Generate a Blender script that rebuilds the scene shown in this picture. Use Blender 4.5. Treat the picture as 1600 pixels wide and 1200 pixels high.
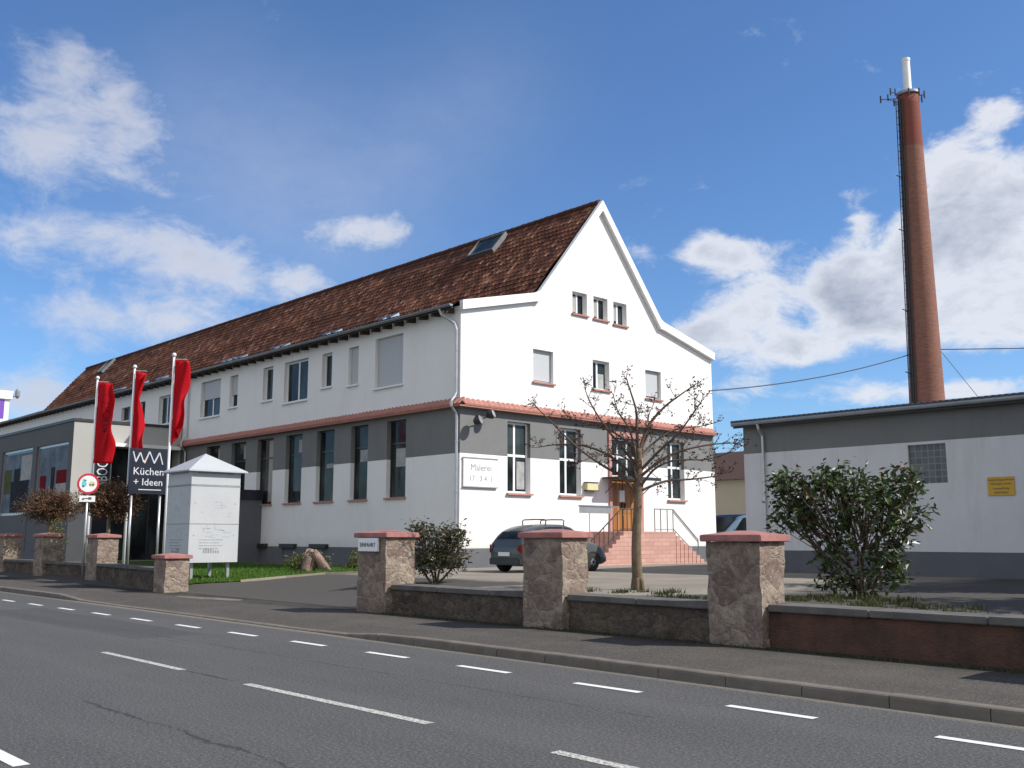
import bpy, bmesh, math, random
import numpy as np
from mathutils import Vector, Matrix, noise as mnoise
R = math.radians
rnd = random.Random(7)
for o in list(bpy.data.objects): bpy.data.objects.remove(o)
sc = bpy.context.scene
C = sc.collection
# X runs along the street (left in the photo is -X), Y away from the street, Z up; the road surface is z = 0
# ------------------------------------------------------------------ camera
cam = bpy.data.objects.new('camera', bpy.data.cameras.new('camera')); C.objects.link(cam)
cam.location = (0, 0, 1.7)
cam.rotation_euler = (R(90) + math.atan(240/1555), 0, R(46.8))
cam.data.sensor_width = 36; cam.data.lens = 36*1555/1600
cam.data.clip_start = 0.1; cam.data.clip_end = 3000
sc.camera = cam
# ------------------------------------------------------------------ sun, sky, exposure
SUN = Vector((.845*math.cos(R(41)), .578*math.cos(R(41)), math.sin(R(41)))).normalized()
sl = bpy.data.lights.new('sun', 'SUN'); sl.energy = 4.6; sl.angle = R(.5); sl.color = (1, .955, .88)
so = bpy.data.objects.new('sun', sl); C.objects.link(so)
so.rotation_euler = (-SUN).to_track_quat('-Z', 'Y').to_euler()
sc.view_settings.view_transform = 'Standard'; sc.view_settings.look = 'None'
sc.view_settings.exposure = .38; sc.view_settings.gamma = 1
SKY = .105; BACKC = 1.0; SKYTINT = (.71, .91, 1.13)

class NT:
    """small node-tree helper"""
    def __init__(s, t): s.t = t
    def n(s, typ, **kw):
        nd = s.t.nodes.new(typ)
        for k, v in kw.items():
            if k.startswith('i_'):
                key = k[2:]
                key = int(key) if key.isdigit() else key.replace('_', ' ')
                s.put(nd, key, v)
            else: setattr(nd, k, v)
        return nd
    def put(s, nd, key, v):
        if isinstance(v, bpy.types.Node): v = v.outputs[0]
        if isinstance(v, bpy.types.NodeSocket): s.t.links.new(v, nd.inputs[key])
        else: nd.inputs[key].default_value = v
    def math(s, op, a, b=0., clamp=False):
        nd = s.n('ShaderNodeMath', operation=op, use_clamp=clamp); s.put(nd, 0, a); s.put(nd, 1, b); return nd.outputs[0]
    def vmath(s, op, a, b=None):
        nd = s.n('ShaderNodeVectorMath', operation=op); s.put(nd, 0, a)
        if b is not None: s.put(nd, 1, b)
        return nd.outputs['Value'] if op in ('DOT_PRODUCT', 'LENGTH') else nd.outputs[0]
    def ramp(s, f, stops, interp='LINEAR'):
        nd = s.n('ShaderNodeValToRGB'); cr = nd.color_ramp; cr.interpolation = interp
        while len(cr.elements) < len(stops): cr.elements.new(.5)
        for e, (p, c) in zip(cr.elements, stops):
            e.position = p; e.color = (c if len(c) == 4 else (*c, 1)) if not isinstance(c, (int, float)) else (c, c, c, 1)
        s.put(nd, 0, f); return nd.outputs[0]
    def mix(s, f, a, b, mode='MIX'):
        nd = s.n('ShaderNodeMix', data_type='RGBA', blend_type=mode)
        for k, v in ((0, f), (6, a), (7, b)):
            if isinstance(v, tuple) and len(v) == 3: v = (*v, 1)
            s.put(nd, k, v)
        return nd.outputs[2]
    def noise(s, vec, scale, detail=4, rough=.55, dist=0.):
        nd = s.n('ShaderNodeTexNoise'); s.put(nd, 'Vector', vec)
        nd.inputs['Scale'].default_value = scale; nd.inputs['Detail'].default_value = detail
        nd.inputs['Roughness'].default_value = rough; nd.inputs['Distortion'].default_value = dist
        return nd.outputs[0]

def sky_dir(px, py):
    """direction in the world of a place in the photograph's sky (where its clouds stand)"""
    v = Vector(((px-800)/1555, (600-py)/1555, -1)).normalized()
    return cam.rotation_euler.to_matrix() @ v

CLOUDS = [  # x, y, half width, half height, weight
    (160, 150, 90, 55, .82), (60, 205, 95, 62, .72), (215, 215, 45, 42, .7), (110, 95, 40, 24, .5), (290, 300, 120, 26, .5), (440, 300, 60, 24, .5),
    (90, 360, 100, 40, .75), (220, 385, 130, 42, .8), (380, 425, 120, 38, .78), (470, 440, 40, 20, .6), (130, 495, 120, 34, .7), (290, 505, 140, 36, .75), (60, 250, 80, 30, .3),
    (530, 362, 52, 26, 1.0), (605, 358, 46, 24, .95), 
    (30, 620, 80, 34, 1.2),
    (1100, 385, 42, 22, .95), (1160, 395, 48, 26, 1.0), (1165, 480, 68, 46, 1.15), (1090, 525, 50, 26, 1.1), (1240, 545, 80, 28, 1.1),
    (1325, 450, 52, 46, 1.1), (1345, 350, 22, 34, .95), (1320, 300, 30, 12, .6), (1400, 435, 70, 44, 1.05), (1475, 240, 36, 26, .95), (1500, 300, 50, 36, .95),
    (1560, 175, 32, 20, 1.1), (1570, 280, 60, 48, 1.1), (1550, 400, 90, 66, 1.25), (1470, 490, 110, 38, 1.2), (1590, 500, 60, 34, 1.0),
    (1400, 615, 100, 20, 1.05), (1540, 605, 50, 16, .9), (1180, 610, 50, 22, .6), (1440, 365, 40, 34, .8)]
w = bpy.data.worlds.new('World'); sc.world = w; w.use_nodes = True
T = NT(w.node_tree); w.node_tree.nodes.clear()
sky = T.n('ShaderNodeTexSky', sky_type='NISHITA', sun_disc=False)
sky.sun_elevation = R(41); sky.sun_rotation = math.atan2(SUN.x, SUN.y)
sky.altitude = 300; sky.air_density = 1.0; sky.dust_density = .35; sky.ozone_density = 3.2
co = T.n('ShaderNodeTexCoord').outputs['Generated']
dirn = T.vmath('NORMALIZE', co)
dens = None
for (px, py, rx, ry, wt) in CLOUDS:
    d = sky_dir(px, py); tx = Vector((0, 0, 1)).cross(d).normalized() * -1; ty = tx.cross(d).normalized()
    if ty.z < 0: ty = -ty
    a = T.vmath('DOT_PRODUCT', dirn, tuple(tx*(1555/rx)))
    b = T.math('MULTIPLY', T.math('SUBTRACT', T.vmath('DOT_PRODUCT', dirn, tuple(ty)), d.dot(ty)), 1555/ry)
    r2 = T.math('ADD', T.math('MULTIPLY', a, a), T.math('MULTIPLY', b, b))
    front = T.math('GREATER_THAN', T.vmath('DOT_PRODUCT', dirn, tuple(d)), 0.)
    g = T.math('MULTIPLY', T.math('MULTIPLY', T.math('POWER', 2.718, T.math('MULTIPLY', r2, -.8)), wt), front)
    dens = g if dens is None else T.math('MAXIMUM', dens, g) if False else T.math('ADD', dens, g)
dens = T.math('MINIMUM', dens, 1.25)
# bright unseen clouds added behind the camera as fill light for shaded walls
back = T.n('ShaderNodeMapRange', clamp=True); T.put(back, 0, T.vmath('DOT_PRODUCT', dirn, (.45, -.85, .1)))
back.inputs[1].default_value = .05; back.inputs[2].default_value = .45
dens = T.math('MAXIMUM', dens, T.math('MULTIPLY', back.outputs[0], BACKC))
warp = T.vmath('ADD', dirn, T.vmath('MULTIPLY', T.vmath('SUBTRACT', T.n('ShaderNodeTexNoise', i_Vector=dirn, i_Scale=7., i_Detail=5.).outputs[1], (.5, .5, .5)), (.05, .05, .05)))
stretch = T.vmath('MULTIPLY', warp, (1, 1, 1.8))
n1 = T.noise(stretch, 10.5, 9, .62, .2); n2 = T.noise(stretch, 24, 8, .65, .3)
nn = T.math('ADD', T.math('MULTIPLY', n1, .58), T.math('MULTIPLY', n2, .42))
cov = T.math('ADD', T.math('MULTIPLY', dens, .70), T.math('MULTIPLY', T.math('SUBTRACT', nn, .525), 2.5))
mr = T.n('ShaderNodeMapRange', interpolation_type='SMOOTHSTEP', clamp=True)
T.put(mr, 0, cov); mr.inputs[1].default_value = .13
side = T.n('ShaderNodeMapRange', clamp=True); T.put(side, 0, T.vmath('DOT_PRODUCT', dirn, tuple(sky_dir(1600, 400)-sky_dir(0, 400)))); side.inputs[1].default_value = -.35; side.inputs[2].default_value = .25
T.put(mr, 2, T.math('SUBTRACT', .95, T.math('MULTIPLY', side.outputs[0], .33)))
alpha = T.math('MULTIPLY', mr.outputs[0], .88)
veil = None     # thin high haze streak above the roof
for (px, py, rx, ry, wt) in ((640, 250, 110, 90, .12), (760, 150, 120, 80, .10), (500, 330, 140, 60, .2), (330, 230, 150, 110, .2)):
    d = sky_dir(px, py); r_ = T.vmath('LENGTH', T.vmath('SUBTRACT', dirn, tuple(d)))
    g = T.math('MULTIPLY', T.math('POWER', 2.718, T.math('MULTIPLY', T.math('MULTIPLY', r_, r_), -1.*(1555/rx)**2)), wt)
    veil = g if veil is None else T.math('ADD', veil, g)
alpha = T.math('MAXIMUM', alpha, T.math('MULTIPLY', veil, T.math('ADD', .25, T.noise(T.vmath('MULTIPLY', warp, (1, 1, 2.)), 14, 7, .7))))
thick = T.n('ShaderNodeMapRange', clamp=True); T.put(thick, 0, T.math('ADD', cov, T.math('MULTIPLY', T.math('SUBTRACT', T.noise(stretch, 5., 4), .5), 1.6)))
thick.inputs[1].default_value = .60; thick.inputs[2].default_value = 1.30
ccol = T.mix(thick.outputs[0], T.mix(side.outputs[0], (4.9, 5.15, 5.9), (6.0, 6.15, 6.55)), T.mix(side.outputs[0], (4.0, 4.25, 5.0), (2.9, 3.15, 3.8)))
ccol = T.mix(back.outputs[0], ccol, (8.4, 8.2, 8.0))
skyc = T.mix(1, sky.outputs[0], SKYTINT, 'MULTIPLY')
bg = T.n('ShaderNodeBackground'); T.put(bg, 0, T.mix(alpha, skyc, ccol)); bg.inputs[1].default_value = SKY
wo = T.n('ShaderNodeOutputWorld'); w.node_tree.links.new(bg.outputs[0], wo.inputs[0])

# ------------------------------------------------------------------ materials
def mat(name, fn=None, col=(.5, .5, .5), rough=.7, metal=0., spec=.5):
    m = bpy.data.materials.new(name); m.use_nodes = True
    t = NT(m.node_tree); b = m.node_tree.nodes['Principled BSDF']
    b.inputs['Base Color'].default_value = (*col, 1); b.inputs['Roughness'].default_value = rough
    b.inputs['Metallic'].default_value = metal; b.inputs['Specular IOR Level'].default_value = spec
    if fn: fn(t, b)
    return m
def oc(t): return t.n('ShaderNodeNewGeometry').outputs['Position']
def bump(t, b, h, strength=.3, dist=.02):
    n = t.n('ShaderNodeBump'); n.inputs['Strength'].default_value = strength; n.inputs['Distance'].default_value = dist
    t.put(n, 'Height', h); t.t.links.new(n.outputs[0], b.inputs['Normal'])
def mottled(c1, c2, scale=3., fine=60., bstr=.25, bdist=.01, stain=None):
    def fn(t, b):
        p = oc(t); n = t.noise(p, scale, 6, .65); f = t.noise(p, fine, 3)
        c = t.mix(t.ramp(n, [(.3, 0.), (.72, 1.)]), c1, c2)
        c = t.mix(t.math('MULTIPLY', f, .25), c, tuple(x*.55 for x in c1))
        if stain:
            s = t.noise(t.vmath('MULTIPLY', p, (1.6, 1.6, .25)), 1.2, 6, .7)
            c = t.mix(t.ramp(s, [(.52, 0.), (.75, stain[1])]), c, stain[0])
        t.put(b, 'Base Color', c); bump(t, b, f, bstr, bdist)
    return fn
M = {}
def whitefn(t, b):
    mottled((.80, .79, .77), (.74, .735, .725), .5, 45, .3, .008)(t, b)
    p = oc(t); cur = b.inputs['Base Color'].links[0].from_socket; z = t.n('ShaderNodeSeparateXYZ', i_0=p).outputs[2]
    st = t.noise(t.vmath('MULTIPLY', p, (1.3, 1.3, .22)), 1.1, 6, .7, .6)
    cur = t.mix(t.ramp(st, [(.52, 0.), (.8, .32)]), cur, (.54, .52, .49))
    sp = t.n('ShaderNodeMapRange', clamp=True); t.put(sp, 0, t.math('SUBTRACT', z, t.math('MULTIPLY', t.noise(p, 2.5, 6, .7), .9))); sp.inputs[1].default_value = .85; sp.inputs[2].default_value = 1.35; sp.inputs[3].default_value = .4; sp.inputs[4].default_value = 0
    t.put(b, 'Base Color', t.mix(sp.outputs[0], cur, (.50, .47, .43)))
M['white'] = mat('white_render', whitefn, rough=.9, spec=.2)
M['shedwhite'] = mat('shed_render', mottled((.66, .655, .655), (.58, .575, .575), .6, 45, .3, .008, ((.44, .43, .41), .55)), rough=.9, spec=.2)
M['grey'] = mat('grey_render', mottled((.195, .198, .193), (.165, .168, .166), .7, 45, .3, .008, ((.13, .13, .125), .4)), rough=.9, spec=.2)
M['plinth'] = mat('plinth_grey', mottled((.135, .14, .155), (.112, .116, .13), 1., 40, .25, .006, ((.16, .15, .14), .35)), rough=.85, spec=.25)
M['showgrey'] = mat('showroom_grey', mottled((.125, .127, .134), (.11, .112, .118), .5, 45, .2, .005), rough=.85, spec=.25)
M['showlight'] = mat('showroom_light', mottled((.40, .395, .375), (.36, .355, .34), .5, 45, .2, .005), rough=.9, spec=.2)
M['trim'] = mat('white_trim', mottled((.80, .80, .79), (.74, .74, .73), 2, 60, .05, .002), rough=.5)
M['upvc'] = mat('window_frame_white', mottled((.78, .78, .78), (.72, .72, .72), 3, 60, .02, .001), rough=.35)
M['darkframe'] = mat('window_frame_dark', mottled((.03, .032, .037), (.022, .023, .027), 3, 60, .02, .001), rough=.35)
def glassfn(t, b):
    p = oc(t)
    n = t.noise(t.vmath('MULTIPLY', p, (.9, .9, .5)), 1.1, 3, .5); m = t.noise(p, 2.6, 4, .6)
    t.put(b, 'Base Color', t.mix(t.ramp(n, [(.38, 0.), (.66, 1.)]), (.008, .010, .011), t.mix(m, (.025, .032, .034), (.065, .08, .078))))
    bump(t, b, t.noise(p, 1.3, 1), .08, .05)
M['glass'] = mat('dark_glass', glassfn, rough=.05, spec=.16)
def shutterfn(t, b):
    p = oc(t); z = t.n('ShaderNodeSeparateXYZ', i_0=p).outputs[2]
    s = t.math('ABSOLUTE', t.math('SUBTRACT', t.math('FRACT', t.math('MULTIPLY', z, 1/.05)), .5))
    t.put(b, 'Base Color', t.mix(t.ramp(s, [(.36, 0.), (.5, 1.)]), (.44, .45, .46), (.26, .27, .28)))
    bump(t, b, s, .6, .01)
M['shutter'] = mat('roller_shutter', shutterfn, rough=.5)
M['blind'] = mat('cream_blind', mottled((.36, .345, .31), (.31, .30, .275), 2, 80, .1, .002), rough=.9)
M['curtain'] = mat('pale_curtain', mottled((.42, .43, .42), (.20, .21, .21), 3.5, 30, .2, .01), rough=.9)
M['terra'] = mat('terracotta', mottled((.42, .195, .155), (.32, .14, .11), 3, 50, .2, .004), rough=.75, spec=.3)
M['pink'] = mat('pink_sandstone', mottled((.50, .265, .225), (.40, .20, .17), 2.5, 70, .25, .004, ((.26, .15, .13), .5)), rough=.85, spec=.2)
def tilefn(t, b):
    uv = t.n('ShaderNodeUVMap').outputs[0]
    fl = t.vmath('FLOOR', uv); wn = t.n('ShaderNodeTexWhiteNoise', noise_dimensions='2D'); t.put(wn, 'Vector', fl)
    c = t.ramp(wn.outputs[0], [(0, (.055, .024, .018)), (.3, (.092, .038, .025)), (.65, (.138, .056, .033)), (.9, (.205, .09, .054)), (1, (.31, .155, .10))])
    big = t.noise(oc(t), .33, 5, .6)
    c = t.mix(t.ramp(big, [(.42, 0.), (.7, .55)]), c, (.05, .026, .02))
    c = t.mix(t.ramp(t.noise(oc(t), 9, 4), [(.5, 0.), (.8, .45)]), c, (.055, .04, .03))
    t.put(b, 'Base Color', c); bump(t, b, t.noise(oc(t), 55, 3), .25, .006)
M['tile'] = mat('roof_tile', tilefn, rough=.85, spec=.15)
M['ridge'] = mat('ridge_tile', mottled((.10, .04, .027), (.05, .026, .02), 4, 50, .3, .006), rough=.85, spec=.15)
M['zinc'] = mat('zinc', mottled((.33, .35, .37), (.23, .245, .26), 2.5, 60, .05, .002), rough=.42, metal=.65)
M['skyframe'] = mat('skylight_frame', mottled((.16, .165, .17), (.10, .105, .11), 2.5, 60, .05, .002), rough=.5, metal=.3)
M['zincblue'] = mat('zinc_bright', mottled((.16, .20, .26), (.10, .13, .17), 3, 60, .05, .002), rough=.35, metal=.6)
M['galv'] = mat('galvanised', mottled((.55, .56, .57), (.42, .43, .44), 4, 60, .05, .002), rough=.4, metal=.7)
M['alu'] = mat('white_pole', mottled((.74, .74, .75), (.66, .66, .67), 3, 60, .02, .001), rough=.35)
M['blackmetal'] = mat('black_metal', mottled((.02, .02, .022), (.03, .03, .03), 4, 60, .05, .002), rough=.45)
M['darkwood'] = mat('dark_timber', mottled((.035, .025, .02), (.055, .04, .03), 5, 60, .2, .003), rough=.8)
def doorfn(t, b):
    p = oc(t); y = t.n('ShaderNodeSeparateXYZ', i_0=p).outputs[1]
    k = t.n('ShaderNodeTexWhiteNoise', noise_dimensions='1D'); t.put(k, 'W', t.math('FLOOR', t.math('MULTIPLY', y, 1/.12)))
    g = t.noise(t.vmath('MULTIPLY', p, (18, 18, 1.2)), 2, 5, .6)
    c = t.mix(k.outputs[0], (.33, .135, .03), (.50, .25, .075)); c = t.mix(t.math('MULTIPLY', g, .7), c, (.13, .05, .014))
    t.put(b, 'Base Color', c); bump(t, b, g, .2, .004)
M['door'] = mat('varnished_door', doorfn, rough=.4)
def stonefn(c_a, c_b, c_c, mort, sc_=3.3, lichen=.35):
    def fn(t, b):
        p = oc(t); q = t.vmath('ADD', p, t.vmath('MULTIPLY', t.n('ShaderNodeTexNoise', i_Vector=p, i_Scale=3.4, i_Detail=4.).outputs[1], (.42, .42, .42)))
        q = t.vmath('MULTIPLY', q, (1, 1, 1.7))
        v = t.n('ShaderNodeTexVoronoi', feature='F1'); t.put(v, 'Vector', q); v.inputs['Scale'].default_value = sc_
        e = t.n('ShaderNodeTexVoronoi', feature='DISTANCE_TO_EDGE'); t.put(e, 'Vector', q); e.inputs['Scale'].default_value = sc_
        r = t.n('ShaderNodeSeparateColor'); t.put(r, 0, v.outputs['Color'])
        c = t.ramp(r.outputs[0], [(0, c_a), (.4, c_b), (.75, c_c), (1, c_a)])
        n8 = t.noise(p, 9, 7, .75)
        c = t.mix(t.ramp(n8, [(.36, .7), (.62, 0.)]), c, tuple(x*.5 for x in c_b))
        c = t.mix(t.ramp(t.noise(p, 17, 5, .75), [(.54, 0.), (.7, .55)]), c, tuple(min(1, x*1.35) for x in c_c))
        c = t.mix(t.ramp(t.noise(p, 2.2, 6, .7), [(.55, 0.), (.78, lichen)]), c, (.22, .155, .06))
        edge = t.ramp(e.outputs['Distance'], [(.01, 1.), (.11, 0.)])
        c = t.mix(t.math('MULTIPLY', edge, t.ramp(t.noise(p, 3.1, 3), [(.4, .1), (.65, .6)])), c, mort)
        t.put(b, 'Base Color', c)
        h = t.math('ADD', t.ramp(e.outputs['Distance'], [(.0, 0.), (.12, 1.)]), t.math('MULTIPLY', n8, 2.4))
        bump(t, b, h, .55, .03)
    return fn
M['stone'] = mat('rubble_stone', stonefn((.30, .235, .19), (.20, .145, .125), (.36, .30, .235), (.27, .24, .20), 2.6), rough=.95, spec=.15)
M['wallstone'] = mat('rubble_wall', stonefn((.125, .10, .08), (.075, .058, .048), (.16, .13, .10), (.11, .095, .082), 2.9, .4), rough=.95, spec=.15)
M['redwall'] = mat('worn_red_render', mottled((.15, .075, .052), (.055, .043, .036), 2.0, 30, .8, .03, ((.035, .032, .028), .85)), rough=.95, spec=.15)
M['coping'] = mat('concrete_coping', mottled((.16, .15, .14), (.085, .08, .077), 2.6, 40, .6, .012, ((.045, .044, .04), .7)), rough=.9, spec=.2)
def cap_fn(t, b):
    p = oc(t); n = t.noise(p, 2.6, 6, .65); f = t.noise(p, 60, 3)
    c = t.mix(t.ramp(n, [(.3, 0.), (.7, 1.)]), (.40, .185, .165), (.29, .125, .115))
    c = t.mix(t.ramp(t.noise(p, 7, 6, .7), [(.48, 0.), (.72, .7)]), c, (.16, .10, .085))
    t.put(b, 'Base Color', c); bump(t, b, f, .25, .006)
M['cap'] = mat('sandstone_cap', cap_fn, rough=.85, spec=.2)
def asphaltfn(base, cracks):
    def fn(t, b):
        p = oc(t); xy = t.n('ShaderNodeSeparateXYZ', i_0=p)
        f = t.noise(p, 34, 4, .9); g = t.noise(p, 14, 4, .8); big = t.noise(t.vmath('MULTIPLY', p, (.25, 1.2, 1)), .5, 5, .6); md = t.noise(p, 1.3, 5, .6)
        c = t.mix(t.ramp(big, [(.3, 0.), (.7, 1.)]), tuple(x*.9 for x in base), tuple(x*1.12 for x in base))
        c = t.mix(t.ramp(md, [(.35, .25), (.65, 0.)]), c, tuple(x*.7 for x in base))
        c = t.mix(t.ramp(g, [(.36, .3), (.5, 0.)]), c, tuple(x*.5 for x in base))
        c = t.mix(t.ramp(f, [(.36, .9), (.5, 0.)]), c, tuple(x*.3 for x in base))
        c = t.mix(t.ramp(t.noise(t.vmath('MULTIPLY', p, (.08, 1, 1)), 1.1, 4, .6), [(.45, 0.), (.7, .3)]), c, tuple(x*1.35 for x in base))
        c = t.mix(t.ramp(f, [(.53, 0.), (.66, .9)]), c, tuple(min(1, x*2.6) for x in base))
        c = t.mix(t.ramp(t.noise(p, 22, 2, .8), [(.68, 0.), (.75, .7)]), c, tuple(min(1, x*3.) for x in base))
        for (y0, a, b0, x0, x1) in cracks:
            wob = t.math('MULTIPLY', t.math('SUBTRACT', t.noise(t.vmath('MULTIPLY', p, (1, .0, 0)), 1.4, 7, .75), .5), a)
            d = t.math('ABSOLUTE', t.math('ADD', t.math('SUBTRACT', xy.outputs[1], y0), wob))
            ln = t.math('LESS_THAN', d, t.math('MULTIPLY', t.math('SUBTRACT', t.noise(p, 2.1, 5, .7), .36), b0))
            rg = t.math('MULTIPLY', t.math('GREATER_THAN', xy.outputs[0], x0), t.math('LESS_THAN', xy.outputs[0], x1))
            c = t.mix(t.math('MULTIPLY', t.math('MULTIPLY', ln, rg), .72), c, tuple(x*.28 for x in base))
        t.put(b, 'Base Color', c); bump(t, b, t.math('ADD', f, t.math('MULTIPLY', g, .6)), .55, .012)
    return fn
def roadfn(t, b):
    asphaltfn((.080, .078, .0755), [(7.75, .25, .09, -20, -6.3), (4.15, .5, .14, -11, -3.2), (6.02, .06, .16, -12.5, -11.3), (7.55, .1, .07, -60, -16)])(t, b)
    # dusty strip at the kerb and a darker patched lane
    p = oc(t); xy = t.n('ShaderNodeSeparateXYZ', i_0=p)
    cur = b.inputs['Base Color'].links[0].from_socket
    yy = t.math('ADD', xy.outputs[1], t.math('MULTIPLY', xy.outputs[0], .015))
    ed = t.math('ADD', yy, t.math('MULTIPLY', t.math('SUBTRACT', t.noise(p, 5, 5, .7), .5), .22))
    mr = t.n('ShaderNodeMapRange', clamp=True); t.put(mr, 0, ed); mr.inputs[1].default_value = 9.62; mr.inputs[2].default_value = 9.84; mr.inputs[4].default_value = .75
    cur = t.mix(mr.outputs[0], cur, (.24, .205, .15))
    pt = t.noise(t.vmath('ADD', t.vmath('MULTIPLY', p, (.13, .6, 1)), (3.1, 2.2, 0)), 1.0, 3, .5)
    zone = t.math('MULTIPLY', t.math('LESS_THAN', t.math('ABSOLUTE', t.math('ADD', xy.outputs[1], -7.9)), t.math('MULTIPLY', pt, 1.3)), t.math('LESS_THAN', t.math('ABSOLUTE', t.math('ADD', xy.outputs[0], 21.5)), 4.5))
    cur = t.mix(t.math('MULTIPLY', zone, .4), cur, (.045, .045, .047))
    t.put(b, 'Base Color', cur)
M['road'] = mat('asphalt_road', roadfn, rough=.85, spec=.3)
def pavefn(t, b):
    asphaltfn((.074, .066, .058), [(10.9, .6, .05, -16, -12), (11.6, .5, .04, -12, -3)])(t, b)
    p = oc(t); xy = t.n('ShaderNodeSeparateXYZ', i_0=p); cur = b.inputs['Base Color'].links[0].from_socket
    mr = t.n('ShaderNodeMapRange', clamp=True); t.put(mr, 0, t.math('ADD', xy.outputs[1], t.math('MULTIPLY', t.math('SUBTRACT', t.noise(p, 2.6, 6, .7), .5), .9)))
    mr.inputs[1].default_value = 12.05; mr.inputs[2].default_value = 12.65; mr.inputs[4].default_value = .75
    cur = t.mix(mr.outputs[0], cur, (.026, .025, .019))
    cur = t.mix(t.ramp(t.noise(p, .9, 5, .6), [(.48, 0.), (.75, .5)]), cur, (.12, .106, .088))
    t.put(b, 'Base Color', cur)
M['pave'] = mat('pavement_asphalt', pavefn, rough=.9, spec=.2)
def yardfn(t, b):
    p = oc(t); xy = t.n('ShaderNodeSeparateXYZ', i_0=p)
    f = t.noise(p, 70, 3, .8); n = t.noise(p, .7, 6, .65)
    c = t.mix(t.ramp(n, [(.3, 0.), (.7, 1.)]), (.33, .29, .235), (.22, .195, .165)); c = t.mix(t.math('MULTIPLY', f, .45), c, (.10, .09, .08))
    # tarred drive inside the gate
    dv = t.math('ADD', xy.outputs[1], t.math('MULTIPLY', t.noise(p, .8, 5, .6), 1.0))
    mr = t.n('ShaderNodeMapRange', clamp=True); t.put(mr, 0, dv); mr.inputs[1].default_value = 18.3; mr.inputs[2].default_value = 18.7; mr.inputs[3].default_value = 1; mr.inputs[4].default_value = 0
    mx = t.n('ShaderNodeMapRange', clamp=True); t.put(mx, 0, xy.outputs[0]); mx.inputs[1].default_value = -17.6; mx.inputs[2].default_value = -17.9
    tar = t.math('MULTIPLY', mr.outputs[0], mx.outputs[0])
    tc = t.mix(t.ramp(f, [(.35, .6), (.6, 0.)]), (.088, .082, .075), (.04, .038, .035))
    tx = t.n('ShaderNodeMapRange', clamp=True); t.put(tx, 0, t.math('ADD', xy.outputs[0], t.math('MULTIPLY', t.noise(p, .6, 5, .6), 2.))); tx.inputs[1].default_value = -10.8; tx.inputs[2].default_value = -9.6  # right end of the yard darkened: shade put into the ground colour
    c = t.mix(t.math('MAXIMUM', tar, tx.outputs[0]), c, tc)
    t.put(b, 'Base Color', c); bump(t, b, f, .5, .015)
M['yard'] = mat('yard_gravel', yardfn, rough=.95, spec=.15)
M['earth'] = mat('ground_earth', mottled((.16, .15, .11), (.10, .11, .06), .4, 20, .4, .05), rough=1)
M['kerb'] = mat('kerb_stone', mottled((.20, .175, .145), (.12, .105, .09), 3, 80, .4, .006, ((.11, .10, .09), .5)), rough=.9, spec=.2)
def markfn(t, b):
    p = oc(t); n = t.noise(p, 38, 4, .75)
    t.put(b, 'Base Color', t.mix(t.ramp(n, [(.58, 0.), (.68, .75)]), (.66, .66, .64), (.16, .16, .16)))
M['mark'] = mat('road_paint', markfn, rough=.75)
def markworn(t, b):
    p = oc(t); n = t.noise(p, 30, 5, .8)
    t.put(b, 'Base Color', t.mix(t.ramp(n, [(.44, 0.), (.56, .9)]), (.58, .56, .50), (.13, .13, .13)))
M['markworn'] = mat('worn_road_paint', markworn, rough=.8)
M['patch'] = mat('patched_asphalt', mottled((.20, .18, .155), (.13, .12, .105), 3, 60, .5, .01), rough=.95, spec=.15)
M['sand'] = mat('pale_path', mottled((.42, .37, .30), (.29, .25, .20), 1.4, 50, .4, .01), rough=.95, spec=.15)
M['soil'] = mat('lawn_soil', mottled((.06, .11, .02), (.045, .075, .018), 1.2, 40, .6, .03), rough=1, spec=.1)
def leafmat(name, cols, rough=.45, spec=.5, trans=.25):
    def fn(t, b):
        g = t.n('ShaderNodeNewGeometry')
        c = t.ramp(g.outputs['Random Per Island'], [(i/(len(cols)-1), c) for i, c in enumerate(cols)])
        t.put(b, 'Base Color', c)
        tr = t.n('ShaderNodeBsdfTranslucent'); t.put(tr, 0, c)
        mx = t.n('ShaderNodeMixShader'); mx.inputs[0].default_value = trans
        out = t.t.nodes['Material Output']
        t.t.links.new(b.outputs[0], mx.inputs[1]); t.t.links.new(tr.outputs[0], mx.inputs[2]); t.t.links.new(mx.outputs[0], out.inputs[0])
    return mat(name, fn, rough=rough, spec=spec)
M['laurel'] = leafmat('glossy_dark_leaves', [(.022, .04, .012), (.04, .07, .018), (.03, .055, .014), (.06, .095, .025), (.025, .04, .014), (.085, .05, .025), (.05, .08, .02), (.10, .15, .04), (.03, .05, .014)], .36, .4, .2)
M['rhodo'] = leafmat('brown_green_leaves', [(.075, .07, .03), (.05, .06, .02), (.095, .075, .035), (.06, .075, .025), (.11, .085, .05), (.045, .05, .02)], .4, .45, .2)
M['yellowleaf'] = leafmat('yellow_green_leaves', [(.13, .14, .03), (.09, .12, .025), (.19, .18, .04), (.06, .09, .02)], .5, .4, .3)
M['budleaf'] = leafmat('red_brown_buds', [(.17, .065, .04), (.12, .055, .032), (.22, .11, .065), (.09, .06, .03), (.15, .11, .045)], .7, .2, .2)
M['bud'] = leafmat('dark_buds', [(.06, .042, .035), (.085, .055, .045), (.05, .035, .03)], .8, .2, .1)
M['grassblade'] = leafmat('grass_blades', [(.06, .14, .015), (.09, .19, .025), (.05, .11, .012), (.12, .20, .03)], .6, .3, .35)
M['weed'] = leafmat('dry_grass', [(.05, .07, .02), (.08, .085, .03), (.035, .055, .015), (.10, .09, .045)], .7, .2, .3)
M['bark'] = mat('tree_bark', mottled((.22, .17, .115), (.11, .085, .06), 6, 50, .8, .02), rough=.95, spec=.1)
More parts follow.
